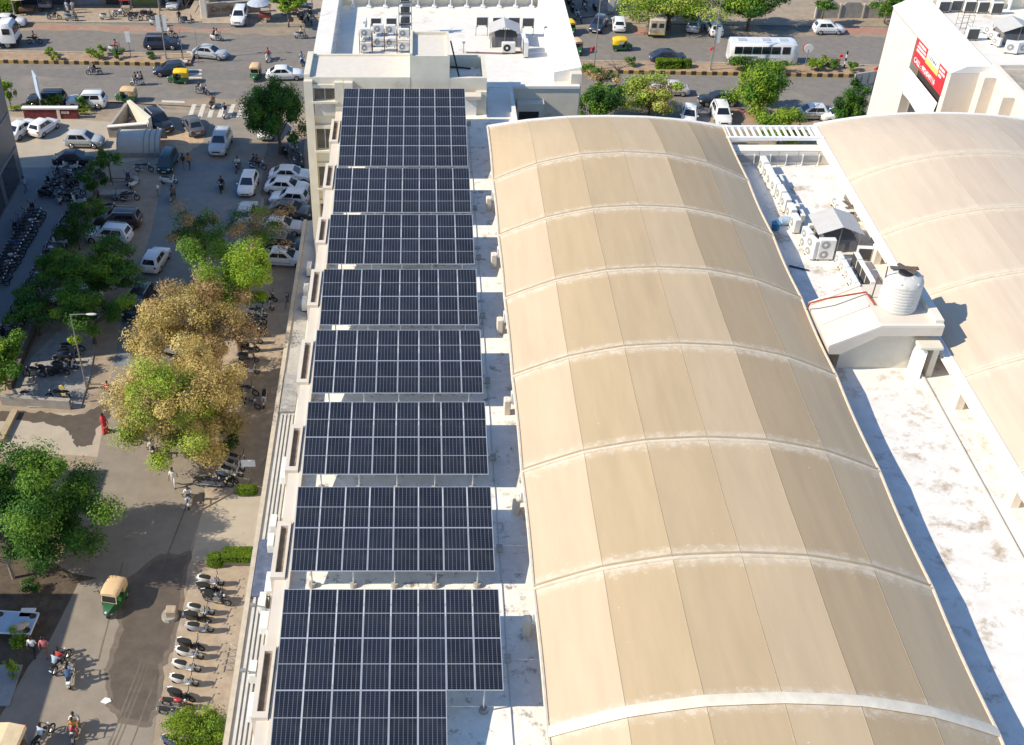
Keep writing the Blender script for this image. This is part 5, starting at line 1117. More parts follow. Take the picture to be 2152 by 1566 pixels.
# left hand shrubs between lane and car park
for i, (x, y, h, rx) in enumerate([(226,335,2.4,1.3),(192,378,2.0,1.3),(178,440,2.2,1.5),(160,485,2.0,1.6),(118,560,2.4,1.7)]):
    tree(f'shaded green shrub tree, {ORD[i]} from the far end of the verge beside the motorbike lane', crown_at(x, y, h), h, (rx, 1.5, 1.3), 3200, .21, ('green','dark')[i % 2], 30 + i, 16, .3, trunk=.08, group='shrub trees along the shaded verge')
# median plants
for i, (x, y, r_, h, pal) in enumerate([(104,117,.55,1.0,'bright'),(118,126,.5,.8,'ygreen'),(190,120,.75,1.2,'bright'),(208,124,.6,.8,'ygreen'),(216,116,.5,1.3,'bright'),(249,124,.75,1.3,'green'),(321,122,.7,.6,'dark')]):
    bush(f'small median plant, {ORD[i]} from the left on the left part of the median', at(x, y, .24), (r_, r_, h*.55), 900, .2, pal, 50 + i, 'median_plant', 'plants on the median', 8)
for i, (x, y, r_, h, pal) in enumerate([(1322,138,.75,1.0,'green'),(1705,148,.7,1.1,'bright'),(1720,148,.6,1.0,'bright'),(1732,140,.9,.9,'ygreen'),(1752,146,1.0,.8,'green'),(1790,150,.7,1.0,'green'),(1228,150,1.2,1.1,'green')]):
    bush(f'small median plant, {ORD[i]} from the left on the right part of the median', at(x, y, .24), (r_, r_, h*.6), 1100, .2, pal, 60 + i, 'median_plant', 'plants on the right median', 9)
hedge('clipped rectangular median hedge in front of the dark blue car', at(1404, 142, .24), 1.5, .55, 1.0, 2600, .2, 'hedge', 70)
hedge('rounded clipped bush right of the median hedge', at(1441, 141, .24), .62, .55, 1.0, 1300, .2, 'hedge', 71, True)
bush('long dark green bush mass on the median below the minibus, left half', at(1560, 150, .24), (2.4, 1.0, .9), 3600, .22, 'green', 72, clumps=18)
bush('long dark green bush mass on the median below the minibus, right half', at(1625, 152, .24), (2.6, 1.0, .8), 3600, .22, 'green', 73, clumps=18)
# hedges by the long building
hedge('long clipped rectangular hedge on a grey planter beside the long building', at(503, 1172, .45), 1.08, .50, .55, 4200, .10, 'hedge', 74)
hedge('small round clipped bush beside the long rectangular hedge', at(453, 1182, .2), .55, .5, .7, 2200, .10, 'hedge', 75, True)
hedge('oval clipped hedge under the white board on the paving', at(519, 1034, .1), .78, .42, .55, 2400, .10, 'hedge', 76, True)
bush('large rounded bright green bush at the bottom edge beside the parked bikes', at(416, 1556, .1), (1.75, 1.25, 1.0), 15000, .12, 'bright', 77, clumps=60, second='hedge', ratio=.5)
hedge('tall clipped hedge in the top left corner', at(8, 26), 2.3, 1.0, 1.5, 3600, .25, 'hedge', 78)
tree('slender leafy young tree at the left edge beside the blue sign', at(22, 225), 2.0, (.95, .8, 1.6), 1800, .24, 'bright', 79, 14, .3, trunk=.07)
bush('low leafy plant in front of the parked black car', at(118, 228), (.9,.7,.8), 1400, .2, 'bright', 80)
bush('low leafy plant in front of the parked white car', at(178, 232), (.7,.6,.8), 1000, .2, 'green', 81)
for i, (x, y) in enumerate([(35,232),(62,233),(90,234),(170,241)]):
    bush(f'strip of low yellow green plants, {ORD[i]} from the left behind the red wall sign', at(x, y), (1.3,.4,.3), 900, .16, 'ygreen', 82 + i, group='low plants behind the red wall sign')
bush('potted green plant standing beside the walking pair', at(42, 1362), (.5,.45,.75), 1400, .14, 'bright', 90)
bush('leafy plant at the left edge below the walking pair', at(28, 1422), (.35,.35,.7), 800, .14, 'bright', 91)
bush('small green shrub on the dark ground below the large dark green tree', at(72, 1245), (.7,.5,.5), 900, .16, 'dark', 92)
bush('dark green shrub showing through the edge of the olive yellow tree', at(487, 935, .1), (1.0,.9,1.2), 2600, .18, 'dark', 93)
# ================================================================== cars
GC = 'cars parked or driving around the building'
def put_car(pr, px, py, deg, p, label, scale=1.0, **k):
    q = at(px, py, .75); q.z = 0.012
    return place(pr, q, R(deg), label, None, car_paint(p, **k), scale=scale)
put_car(SEDAN, 18, 42, 0, PW_, 'white sedan parked at the top left edge behind the mixer truck')
put_car(SUV, 340, 88, 0, PN, 'dark blue boxy car driving on the far road behind the banner pole')
put_car(SEDAN, 441, 108, -14, PS, 'silver sedan turning across the gap in the median')
put_car(HATCH, 356, 143, 188, PN, 'dark navy hatchback half hidden behind the yellow auto rickshaw')
put_car(SUV, 98, 207, 181, PB, 'black car with grey roof panel parked behind the blue sign pole')
put_car(SUV, 182, 210, 180, PW_, 'white car parked right of the black one on the near side of the main road')
put_car(SEDAN, 45, 267, 66, PW_, 'white sedan seen from the rear, left of the two under the red wall sign')
put_car(HATCH, 92, 263, 66, PW_, 'white car seen from the rear, right of the two under the red wall sign')
put_car(HATCH, 177, 292, -2, PS, 'silver hatchback parked in the sunny lot left of the ramp walls', scale=1.05)
put_car(SUV, 333, 254, -58, PB, 'black car with silver window trim beside the ramp walls', scale=1.05)
put_car(SEDAN, 406, 259, 112, PG, 'dark grey car seen from the rear with red tail lamp at the zebra crossing')
put_car(SUV, 463, 298, -94, PS, 'silver car with sunroof facing the viewer at the shadow edge', scale=1.02)
put_car(SEDAN, 157, 331, 0, PB, 'long black sedan along the edge of the tower shadow')
put_car(SEDAN, 598, 152, 4, PW_, 'white car on the main road peeking out above the dense dark tree')
put_car(SEDAN, 562, 266, -92, PW_, 'white car half covered by the dense dark tree, facing the viewer')
put_car(SUV, 503, 33, -91, PW_, 'white people carrier facing the viewer at the far pavement')
put_car(HATCH, 367, 2, -95, PS, 'silver car cut by the top edge in front of the dark shops')
put_car(HATCH, 521, 384, -93, PW_, 'white taxi hatchback with yellow plate facing the viewer in the shaded street', number_plate=PLATEY)
put_car(SEDAN, 611, 364, -4, PW_, 'white sedan, farthest of the three parked side by side against the building')
put_car(SEDAN, 603, 389, -8, PW_, 'white sedan with rear spoiler lip, middle of the three against the building')
put_car(HATCH, 608, 413, 172, PW_, 'white hatchback, nearest of the three against the building')
put_car(SEDAN, 611, 438, -14, PG, 'dark grey sedan just below the three white cars')
put_car(SEDAN, 591, 472, -6, PC, 'whitish sedan seen through the thin brown tree')
put_car(SUV, 596, 513, -8, PB, 'black car hidden under leaves below the whitish sedan')
put_car(SEDAN, 597, 538, -6, PW_, 'white sedan nose showing beside the bright green tree')
put_car(HATCH, 519, 442, 86, PS, 'silver car under the top of the thin brown tree')
put_car(SUV, 228, 491, 171, PW_, 'white car with sunroof standing in the deep shade under the brown car', scale=.98)
put_car(SUV, 248, 459, 178, PBR, 'dark brown car with roof rails in the shaded car park')
put_car(HATCH, 327, 541, 80, PW_, 'white hatchback seen from the rear driving up the shaded street')
put_car(SUV, 291, 634, -99, PB, 'black car emerging from the crown of the brown tinged tree')
put_car(SEDAN, 160, 618, 178, PW_, 'white car mostly hidden under the green trees by the street lamp')
put_car(VAN, 352, 337, -94, mat('teal_paint', (0.02,0.065,0.08), 0.35, coat=.4), 'dark teal van facing the viewer beside the barrel canopy', scale=.9)
put_car(HATCH, 1258, 49, -112, PN, 'dark blue car at the edge of the shaded lot at the top right')
put_car(HATCH, 1301, 47, 84, PW_, 'white car seen from the rear beside the white compound wall')
put_car(HATCH, 1460, 49, 72, PS, 'silver hatchback seen from the rear under the wide pale tree')
put_car(HATCH, 1500, 56, 93, PW_, 'white car seen from the rear beside the banner lamp post')
put_car(HATCH, 1742, 57, -1, PW_, 'white hatchback on the far road in front of the grey compound wall')
put_car(SEDAN, 1404, 117, 0, PN, 'dark blue car on the far road behind the clipped median hedge')
put_car(SEDAN, 1510, 206, 180, PB, 'black sedan on the near road left of the feathery green tree')
put_car(SEDAN, 1408, 184, 178, PC, 'pinkish white car seen through the sparse yellow green tree')
put_car(HATCH, 1449, 241, -104, PW_, 'white car facing the viewer just above the tan roof edge, left one')
put_car(SUV, 1516, 239, -92, PW_, 'white car facing the viewer above the white pergola, right one')
put_car(HATCH, 1702, 234, 180, PS, 'pale silver car with white roof left of the pointed tree', cabin=PW_)
put_car(HATCH, 1762, 240, 180, PW_, 'white car almost hidden behind the pointed tree')
make_mixer(at(-26, 103, 0) + Vector((0, 1.2, 0.012)), 0)
make_bus(at(1600, 118, .9) * 1.0 - Vector((0, 0, .89)), R(-1.5))
t = thing('old_van', 'old dirty cream box van parked under the wide pale tree', 'van', at(1378, 52, .9) - Vector((0,0,.89)), R(86))
DV = mat('dirty_cream_paint', (0.50,0.43,0.33), 0.8, var=0.2, stain=(0.2,0.17,0.13), stain_at=0.5, stain_scale=1.2)
MB().cbox(-2.2, 2.2, -1.0, 1.0, .45, 2.35, .12).build('body', DV, t)
for s in (-1, 1):
    MB().box(-2.22, -2.19, s*.45 - .28, s*.45 + .28, 1.35, 1.9).build('rear_window', DARKIN, t)
    for x in (-1.4, 1.4): make_wheel(t, x, s*.85, .34, .22)
MB().box(-2.28, -2.2, -.95, .95, .45, .6).build('bumper', mat('yellow_bumper', (0.45,0.33,0.08), 0.7), t)
# auto rickshaws
def put_rick(px, py, deg, can, label):
    q = at(px, py, .8); q.z = 0.014
    place(RICK, q, R(deg), label, None, {'canopy': can, 'windscreen_frame': can, 'dash_strip': YELC}, scale=.92)
put_rick(373, 160, 182, YELC, 'green auto rickshaw with yellow canopy in front of the navy hatchback')
put_rick(263, 198, 176, TAN, 'auto rickshaw with tan canopy and yellow side right of the parked white car')
put_rick(536, 152, -92, TAN, 'auto rickshaw with tan canopy facing the viewer above the dense dark tree')
put_rick(236, 1256, -100, TAN, 'auto rickshaw with tan canopy and green body driving down the wet side street')
put_rick(1309, 92, 0, YELC, 'bright yellow and green auto rickshaw on the far road right of the rear wing')
put_rick(1199, 58, -78, YELC, 'yellow topped auto rickshaw peeking out beside the rear wing, upper one')
put_rick(1214, 98, -78, TAN, 'tan topped auto rickshaw peeking out beside the rear wing, lower one')
# ================================================================== riders
put_rider(198, 149, 180 and R(180), 1, True, [(CK, CJ, 'dark clothed rider on the motorbike alone on the near road left of the family scooter')], 'grey motorbike ridden alone on the near carriageway')
put_rider(288, 171, R(182), 2, False, [(CK, CJ, 'front one of three people on the white family scooter'), (CW, CGR, 'middle one of three people on the white family scooter'), (CBR, CK, 'rear one of three people on the white family scooter')], 'white scooter carrying three people')
put_rider(425, 190, R(-24), 0, True, [(CW, CJ, 'white shirted rider approaching the zebra crossing'), (CK, CGR, 'dark clothed passenger behind the rider approaching the zebra crossing')], 'black motorbike approaching the zebra crossing')
put_rider(446, 216, R(80), 6, False, [(CBR, CBG, 'brown clothed rider going away over the zebra crossing')], 'brown scooter going away over the zebra crossing')
put_rider(473, 236, R(-95), 2, False, [(CK, CGR, 'dark clothed rider coming over the zebra crossing')], 'white scooter coming over the zebra crossing')
put_rider(456, 78, R(-12), 2, False, [(CW, CK, 'rider of the white scooter above the silver sedan'), (CK, CK, 'passenger on the white scooter above the silver sedan')], 'white scooter with two people above the silver sedan')
put_rider(564, 119, R(-104), 2, False, [(CR, CK, 'red shirted scooter rider on the road right of the silver sedan')], 'white scooter of the red shirted rider')
put_rider(633, 73, R(0), 3, False, [(CBG, CK, 'beige shirted rider on the far road left of the rear wing')], 'silver scooter on the far road left of the rear wing')
put_rider(634, 127, R(-80), 5, False, [(CLB, CW, 'light blue shirted rider half behind the rooftop rooms corner')], 'dark blue scooter half behind the rooftop rooms corner')
put_rider(357, 71, R(-6), 0, True, [(CW, CBG, 'white clothed rider above the dark blue boxy car')], 'black motorbike above the dark blue boxy car')
put_rider(243, 101, R(0), 2, False, [(CR, CBR, 'red shirted rider behind the median plants on the far road')], 'white scooter behind the median plants')
put_rider(72, 84, R(0), 0, True, [(CBR, CK, 'rider just in front of the mixer truck')], 'black motorbike just in front of the mixer truck')
put_rider(500, 349, R(-98), 1, False, [(CW, CJ, 'rider in white riding down the shaded street below the silver car')], 'grey scooter below the silver car with sunroof')
put_rider(541, 346, R(-14), 0, True, [(CK, CK, 'front one of two dark riders beside the dense dark tree'), (CK, CJ, 'rear one of two dark riders beside the dense dark tree')], 'black motorbike with two dark riders beside the dense dark tree')
put_rider(466, 391, R(-92), 0, False, [(CK, CGR, 'dark rider alone in the middle of the shaded street')], 'black scooter alone in the middle of the shaded street')
put_rider(363, 411, R(88), 1, False, [(CBR, CJ, 'brownish clothed rider going away at the left of the shaded street')], 'grey scooter going away at the left of the shaded street')
put_rider(268, 911, R(-62), 0, True, [(CW, CK, 'rider in white in front of the red clothed passenger'), (CR, CR, 'red clothed passenger left of the olive yellow tree')], 'black motorbike left of the olive yellow tree')
put_rider(321, 948, R(-75), 0, True, [(CW, CBG, 'rider all in white at the left foot of the olive yellow tree')], 'black motorbike at the left foot of the olive yellow tree')
put_rider(396, 1046, R(-84), 2, False, [(CW, CJ, 'rider on the white scooter below the olive yellow tree')], 'white scooter below the olive yellow tree casting a dark shadow')
put_rider(147, 1418, R(97), 2, False, [(CLB, CBG, 'front rider of the white scooter at the lower left'), (CB, CJ, 'blue shirted passenger seen from behind at the lower left')], 'white scooter with two people at the lower left')
put_rider(127, 1388, R(68), 0, True, [(CR, CJ, 'front rider with white helmet above the blue shirted passenger'), (CLB, CK, 'light shirted passenger above the blue shirted one')], 'black motorbike with two people at the lower left')
put_rider(90, 1546, R(64), 0, True, [(CLB, CGR, 'light blue shirted rider at the bottom left edge')], 'black motorbike at the bottom left edge')
put_rider(157, 1534, R(-88), 1, False, [(COR, CR, 'rider in red and orange at the bottom edge'), (CW, CBG, 'passenger in white behind the red and orange rider')], 'grey scooter with a red rider at the bottom edge')
# people on foot
def foot(px, py, z=0): p = at(px, py, z); p.z = z; return p
put_person(STAND, foot(378, 48, .13), R(-90), CK, CJ, 'person in dark clothes standing on the far pavement')
put_person(STAND, foot(143, 28, .13), R(-100), CLB, CW, 'person in pale clothes standing by the far bikes, left one')
put_person(STAND, foot(155, 28, .13), R(-60), CW, CBG, 'person in white standing by the far bikes, right one')
put_person(WALK, foot(387, 356), R(80), CK, CGR, 'person in black walking beside the teal van')
put_person(WALK, foot(399, 355), R(75), COR, CJ, 'person in an orange brown top walking beside the teal van')
put_person(WALK, foot(55, 404), R(60), CLB, CB, 'person in blue walking past the dark tower corner')
put_person(WALK, foot(367, 1022), R(-95), CW, CW, 'person all in white walking below the olive yellow tree')
put_person(WALK, foot(74, 1378), R(85), CW, CK, 'person in white shirt and black trousers walking with the one in pink')
put_person(WALK, foot(99, 1379), R(85), CPK, CBR, 'person in a pink top walking beside the one in white')
put_person(WALK, foot(231, 838), R(-100), CR, CJ, 'person in red at the left edge of the olive yellow tree')
p = foot(222, 908)
w_ = put_person(WALK, p, R(-120), CR, CR, 'person in a red robe walking over the wet patch')
MB().loft([[(r_*math.cos(i*math.pi/7), r_*math.sin(i*math.pi/7), z) for i in range(14)] for r_, z in ((.27,.05),(.24,.4),(.19,.9),(.22,1.2),(.21,1.38),(.12,1.5),(.11,1.62))]).build('robe', CR, w_, smooth=True)
# ================================================================== parked two wheelers
rk = random.Random(21)
def row(pts, deg, where, group, ks=None, pm=.4, jit=5, z=0.0, fr='far end'):
    for i, (x, y) in enumerate(pts):
        k = (ks[i] if ks else rk.choice([0,0,0,1,1,2,3,5])); m = rk.random() < pm
        put_bike(x, y, R(deg + rk.uniform(-jit, jit)), k, f'{BN[k]} parked {"motorbike" if m else "scooter"}, {ORD[i]} from the {fr}, {where}', group, m, SEATB if rk.random() < .15 else None, z, R(6))
def line(a, b, n): return [(a[0] + (b[0]-a[0])*i/(n-1) + rk.uniform(-2,2), a[1] + (b[1]-a[1])*i/(n-1)) for i in range(n)]
row(line((76,446),(-6,592),21), 10, 'dense row along the tower wall', 'bikes along the tower wall', pm=.7)
row(line((66,440),(30,480),4), 100, 'short row at the tower corner', 'bikes along the tower wall')
row(line((160,436),(14,702),30), 172, 'long row along the shrub verge', 'bikes along the lane verge', pm=.6)
cl = [(120,352),(131,357),(143,349),(155,347),(117,367),(128,371),(139,373),(150,365),(109,379),(121,386),(134,388),(147,383),(105,396),(118,402),(131,404),(145,398),(158,404),(96,406),(126,414),(140,414),(153,414),(163,420)]
for i, (x, y) in enumerate(cl):
    k = [0,3,2,2,0,0,1,3,0,1,6,0,0,5,3,0,1,0,3,0,0,2][i]; m = i % 3 == 1
    put_bike(x, y, R(rk.choice([15,165,190,-10,100])), k, f'{BN[k]} {"motorbike" if m else "scooter"}, {ORD[i]} below the black sedan in the jumbled lane cluster', 'jumbled cluster of parked bikes in the tower lane', m)
for i, (x, y, d, k, m, l) in enumerate([(190,364,10,0,True,'black motorbike beside the verge end right of the jumbled cluster'),(207,368,170,1,False,'grey scooter between the jumbled cluster and the first shrub tree'),(268,376,95,5,False,'dark blue scooter in the shade below the barrel canopy'),(282,382,70,2,False,'white scooter in the shade below the barrel canopy'),(302,352,0,0,True,'black motorbike right under the barrel canopy edge'),(272,413,10,0,True,'black motorbike beside the concrete bench in the shaded lot'),(255,411,200,3,False,'silver scooter beside the concrete bench in the shaded lot'),(228,436,5,0,True,'black motorbike behind the dark brown car'),(355,377,0,2,False,'white scooter parked below the teal van'),(220,524,0,0,True,'black motorbike below the white car with sunroof'),(236,538,20,3,False,'silver scooter below the black motorbike in the shaded lot')]):
    put_bike(x, y, R(d), k, l, None, m)
row(line((150,728),(124,778),5), 5, 'short row beside the street lamp', 'bikes beside the street lamp', [0,5,0,1,0], .5, z=.1)
put_bike(142, 764, R(-8), 2, 'large white scooter in front of the short row beside the street lamp', None, False, None, .1)
put_bike(122, 829, R(180), 0, 'black motorbike on the paving above the low wall', None, True, None, .1)
put_bike(44, 829, R(175), 3, 'silver scooter under a white sheet on the paving above the low wall', None, False, None, .1)
row([(90,778),(72,782)], 170, 'dark pair left of the large white scooter', 'dark pair on the paving', [0,0], 1, z=.1)
row([(563,622),(556,640),(541,655),(538,669)], -12, 'shaded row under the bright green tree', 'bikes parked under the bright green tree', [0,3,2,0], .2, z=.1)
row([(535,682),(532,697),(531,711),(524,727),(522,749),(523,774)], -4, 'sunny row beside the long building', 'bikes in the sunny row', [0,4,3,0,1,2], .35, z=.1)
row([(519,818),(524,845)], -20, 'pair below the sunny row', 'bikes below the sunny row', [0,1], 1, z=.1)
put_bike(555, 836, R(-88), 2, 'white scooter facing the viewer below the sunny row', None, False, None, .1)
row([(500,962),(492,975),(487,989),(478,1001)], -16, 'slanting row below the olive yellow tree', 'bikes below the olive yellow tree', [3,2,2,0], 0, z=.1)
row([(433,1010),(446,1011),(462,1012)], -4, 'dark cluster at the olive tree foot', 'dark bikes at the tree foot', [0,1,0], 1, z=.1)
row([(443,1217),(441,1234),(450,1249)], -10, 'upper group of the bottom row', 'bikes in the bottom row, upper group', [2,0,0], .0, z=.1)
put_bike(455, 1257, R(-16), 1, 'dark motorbike with chrome engine in the upper group of the bottom row', None, True, None, .1)
row([(423,1278),(416,1294),(420,1316)], -8, 'second group of the bottom row', 'bikes in the bottom row, second group', [2,0,3], .0, z=.1)
row([(402,1352),(399,1370),(393,1397),(388,1427)], -14, 'third group of the bottom row', 'bikes in the bottom row, third group', [0,2,2,2], 0, z=.1)
row([(382,1458),(372,1476),(365,1496)], -14, 'last group above the big round bush', 'bikes in the bottom row, last group', [0,4,0], .4, z=.1)
put_bike(372, 1558, R(-10), 5, 'dark blue scooter cut by the bottom edge under the big round bush', None, False, None, .1)
row([(612,303),(624,312),(632,328),(600,318),(618,338),(634,342)], -70, 'dark group beside the wing wall', 'bikes beside the wing wall', [2,0,0,0,1,0], .4)
row([(113,33),(147,28),(150,36),(224,33),(252,27),(284,36),(309,26),(322,35),(329,45)], 4, 'scattered on the far pavement', 'bikes on the far pavement', [0,3,3,2,2,0,0,0,2], .4, z=.13, fr='left end')
put_bike(394, 40, R(5), 5, 'dark scooter on the far pavement right of the standing person', None, False, None, .13)
row([(627,30),(633,36),(640,42),(647,33),(653,24),(655,42)], -80, 'black group beyond the rear wing corner', 'black bikes beside the rear wing', [0]*6, .5, fr='left end')
row([(1195,4),(1203,18),(1214,28),(1203,8),(1229,14),(1251,16),(1218,38),(1230,4)], -80, 'dark lot at the top right', 'bikes in the dark lot', [0,0,2,1,2,0,0,1], .3, fr='left end')
# bicycles by the shop canopy
t = thing('bicycle_rack', 'thin looped cycle rack lying in the sun beside the canopy in the lower street', 'cycle rack', at(486, 1388, .1), R(-4)); q = MB()
for k in range(4): q.torus((0, -.75 + k*.5, .28), .26, .018, 14, 5)
q.tube([(-.28,-.9,.03),(-.28,.9,.03)], .02); q.build('hoop', STEEL, t)
t = thing('bicycle', 'dark bicycle leaning beside the canopy in the shaded parking', 'bicycle', at(605, 640, .1), R(80))
bike_wheel(t, -.5, .33, 'rear_wheel', .02); bike_wheel(t, .5, .33, 'front_wheel', .02); q = MB(); q.tube([(-.5,0,.33),(-.1,0,.3),(.35,0,.75),(-.15,0,.75),(-.5,0,.33)], .018); q.tube([(-.1,0,.3),(-.2,0,.9)], .016); q.tube([(.5,0,.33),(.33,0,.95)], .016); q.tube([(.33,-.25,.98),(.33,.25,.98)], .014); q.box(-.32,-.08,-.07,.07,.88,.93); q.build('frame', BLACK, t)
# ================================================================== street furniture
def lamp_post(label, px, py, h, arm, name='street_lamp', banner=None, double=False, thick=.06, z=0):
    p = at(px, py, z); t = thing(name, label, 'street lamp', p)
    MB().taper([(0,0,0),(0,0,h*.5),(0,0,h)], [thick*1.3, thick, thick*.7], 8).build('pole', mat('lamp_pole', (0.33,0.31,0.27), 0.5, metal=.3), t)
    MB().cyl((0,0,0),(0,0,.35), thick*2.6, thick*2.2, 10).build('base', CONC, t)
    for s in ((1,-1) if double else (1,)):
        q = MB(); q.tube([(0,0,h-.05),(s*arm*.6,0,h+.25*double),(s*arm,0,h+.3*double)], thick*.5); q.build('arm', MATS['lamp_pole'], t)
        q = MB(); q.ell((s*(arm+.25),0,h+.3*double), (.42,.13,.08), 10, 6); q.build('lamp_head', mat('lamp_head', (0.6,0.58,0.53), 0.4), t)
    if banner:
        for s in banner: MB().box(s*.12, s*.12 + s*.5, -.02, .02, h*.36, h*.36 + 1.9).build('banner', WHITE, t)
    return t
lamp_post('tall street lamp with single arm before the shaded green trees', 182, 815, 6.9, 1.3, z=.1)
lamp_post('tall lamp post with two white banners on the left median', 349, 124, 9.5, 1.5, banner=(1,-1), double=True, z=.24)
lamp_post('lamp post on the median right of the rear wing with small lamps', 1248, 146, 8.2, 1.1, double=True, z=.24)
lamp_post('lamp post with a white board and red flag on the right median', 1492, 147, 9.0, 1.3, banner=(1,), double=True, z=.24)
for i, (px, py, h) in enumerate([(165,-2,7),(345,12,7)]):
    pass
for i, (px, py) in enumerate([(31,30),(277,17),(336,22),(383,14)]):
    t = thing('utility_pole', f'thin grey pole, {ORD[i]} from the left along the far pavement', 'pole', at(px, py, .13)); MB().taper([(0,0,0),(0,0,7)], [.12,.09], 8).build('pole', STEEL, t); MB().cyl((0,0,0),(0,0,.3),.2,.18,8).build('base', CONC, t)
def sign_board(name, label, px, py, w_, z0, h_, m, posts=2, rz=0, z=0.0, cat='sign', extra=None):
    t = thing(name, label, cat, at(px, py, z), rz)
    MB().box(-w_/2, w_/2, -.04, .04, z0, z0 + h_).build('board', m, t)
    for s in ((-1, 1) if posts == 2 else (0,)): MB().cyl((s*w_*.42, .07, 0), (s*w_*.42, .07, z0 + h_*.7), .045, .045, 7).build('post', STEEL, t)
    return t
sign_board('board_sign', 'small white board on a thin post on the left median', 275, 121, .55, 1.9, 1.25, WHITE, 1, z=.24)
sign_board('board_sign', 'white board on a post beside the oval clipped hedge', 527, 1018, .95, 1.7, .55, WHITE, 1, z=.1)
t = thing('hoarding', 'narrow blue and white advertising panel on a pole beside the parked black car', 'sign', at(88, 232), R(-62))
MB().cyl((0,0,0),(0,0,3.2),.07,.06,8).build('pole', STEEL, t); MB().box(-.95,.95,-.06,.06,1.6,4.3).build('board', mat('blue_white_board', (0.40,0.50,0.64), 0.5, var=.25, scale=1.5), t)
t = thing('hoarding', 'round backed white sign with red rim beside the minibus front', 'sign', at(1692, 138, .24)); MB().cyl((0,0,0),(0,0,2.0),.05,.05,7).build('pole', STEEL, t); MB().cyl((0,-.03,2.1),(0,.03,2.1),.55,.55,16).build('disc', WHITE, t); MB().cyl((-.12,.035,2.1),(-.12,.06,2.1),.55,.55,16).build('rim', RED, t)
t = thing('hoarding', 'white square lattice hoarding frame beside the cream tower wall', 'sign', at(1812, 245), R(18))
q = MB(); q.box(-2.2,2.2,-.03,.03,2.4,5.2); q.build('board', mat('faded_board', (0.62,0.6,0.57), 0.8), t); q = MB()
for k in range(6): q.box(-2.2 + k*.86, -2.12 + k*.86, -.09, -.03, 2.4, 5.2)
q.box(-2.2,2.2,-.12,-.06,3.7,3.8); q.cyl((-1.5,-.1,0),(-1.5,-.1,2.5),.07,.07,6); q.cyl((1.5,-.1,0),(1.5,-.1,2.5),.07,.07,6); q.build('lattice', STEEL, t)
def flag(label, px, py, z, h):
    t = thing('flag', label, 'flag', at(px, py, z)); MB().cyl((0,0,0),(0,0,h),.03,.03,6).build('pole', STEEL, t)
    q = MB(); n_ = 6; vs = []
    for j in range(2):
        for i in range(n_ + 1): vs.append((-i*.09, .08*math.sin(i*1.3), h - .05 - j*(.5 - i*.03) - i*.07))
    q.add(vs, [(i, i+1, n_+2+i, n_+1+i) for i in range(n_)]); q.build('cloth', RED, t); return t
flag('red flag on a pole beside the right median lamp post', 1496, 139, .24, 2.6); flag('small red flag on the median right of the rear wing', 1247, 140, .24, 2.6); flag('red flag above the lattice hoarding by the cream tower', 1829, 222, 0, 4.8)
t = thing('marker_post', 'yellow and black hazard marker post at the end of the left median', 'post', at(385, 131, .1))
MB().box(-.1,.1,-.1,.1,0,1.2).build('post', mat('hazard_yellow', (0.55,0.36,0.05), 0.7, var=.4, scale=5), t); MB().box(-.08,.08,-.08,.08,1.2,1.8).build('top', BLACK, t); MB().cbox(-.5,.6,-.35,.35,0,.3,.05).build('plinth', WHITEROOF, t)
t = thing('marker_post', 'black and white marker post on the right median beside two red markers', 'post', at(1774, 142, .24)); 
for k in range(5): MB().box(-.07,.07,-.07,.07,k*.4,k*.4+.4).build('band', WHITE if k % 2 else BLACK, t)
t = thing('road_marker', 'pair of small red road markers beside the black and white post', 'road marker', at(1762, 136, .24)); MB().cbox(-.35,.1,-.1,.1,.4,.7,.03).build('arrow', RED, t); MB().cbox(-.1,.3,-.1,.1,.95,1.25,.03).build('arrow', RED, t); MB().cyl((0,.06,0),(0,.06,1.2),.03,.03,5).build('post', STEEL, t)
t = thing('gantry', 'thin grey overhead cable gantry at the gap in the median', 'gantry', at(402, 134)); q = MB(); q.cyl((-.9,0,0),(-.9,0,4.2),.03,.03,5); q.cyl((.9,0,0),(.9,0,4.2),.03,.03,5); q.tube([(-1.2,0,4.1),(1.8,0,4.3)], .025); q.tube([(-1.2,0,3.0),(1.8,0,3.1)], .02); q.build('frame', STEEL, t)
# walls at the far side
t = thing('compound_wall', 'grey compound wall with arched panels at the top right', 'wall')
xs = at(1715, 42).x; yw = at(1750, 40).y
for k in range(5):
    x0 = xs + k * 3.0; MB().xzprism([(x0,0),(x0+2.85,0),(x0+2.85,1.5),(x0+2.3,2.15),(x0+.6,2.15),(x0,1.5)], yw, yw + .18).build('panel', CONC, t); MB().box(x0-.17, x0+.02, yw-.12, yw+.3, 0, 1.95).build('pillar', mat('wall_pillar', (0.45,0.40,0.33), 0.9, var=.15), t)
a = at(1283, 24); b_ = at(1345, -10); t = thing('compound_wall', 'white compound wall running away beside the shaded lot', 'wall'); q = MB(); q.beam((a.x, a.y, 1.0), (b_.x, b_.y, 1.0), .3, 2.0); q.build('wall', TOWERW, t); q = MB(); q.beam((a.x, a.y, 2.05), (b_.x, b_.y, 2.05), .45, .1); q.build('coping', WHITE, t)
MB().box(a.x-.35, a.x+.35, a.y-.35, a.y+.35, 0, 2.4).build('pillar', TOWERW, t)
a = at(436, 32, .13); b_ = at(548, 24, .13); t = thing('low_wall', 'low tan wall with worn brown lettering behind the white people carrier', 'wall')
q = MB(); q.beam((a.x, a.y, .85), (b_.x, b_.y, .85), .35, 1.5); q.build('wall', PAVER, t); q = MB(); q.beam((a.x, a.y - .1, 1.65), (b_.x, b_.y - .1, 1.65), .5, .12); q.build('coping', CONC, t)
text_mesh('lettering', 'Co office', .95, mat('brown_letter', (0.17,0.09,0.05), 0.8), t, (a.x + .5, a.y - .24, .62), ((b_-a).normalized()), (0,0,1))
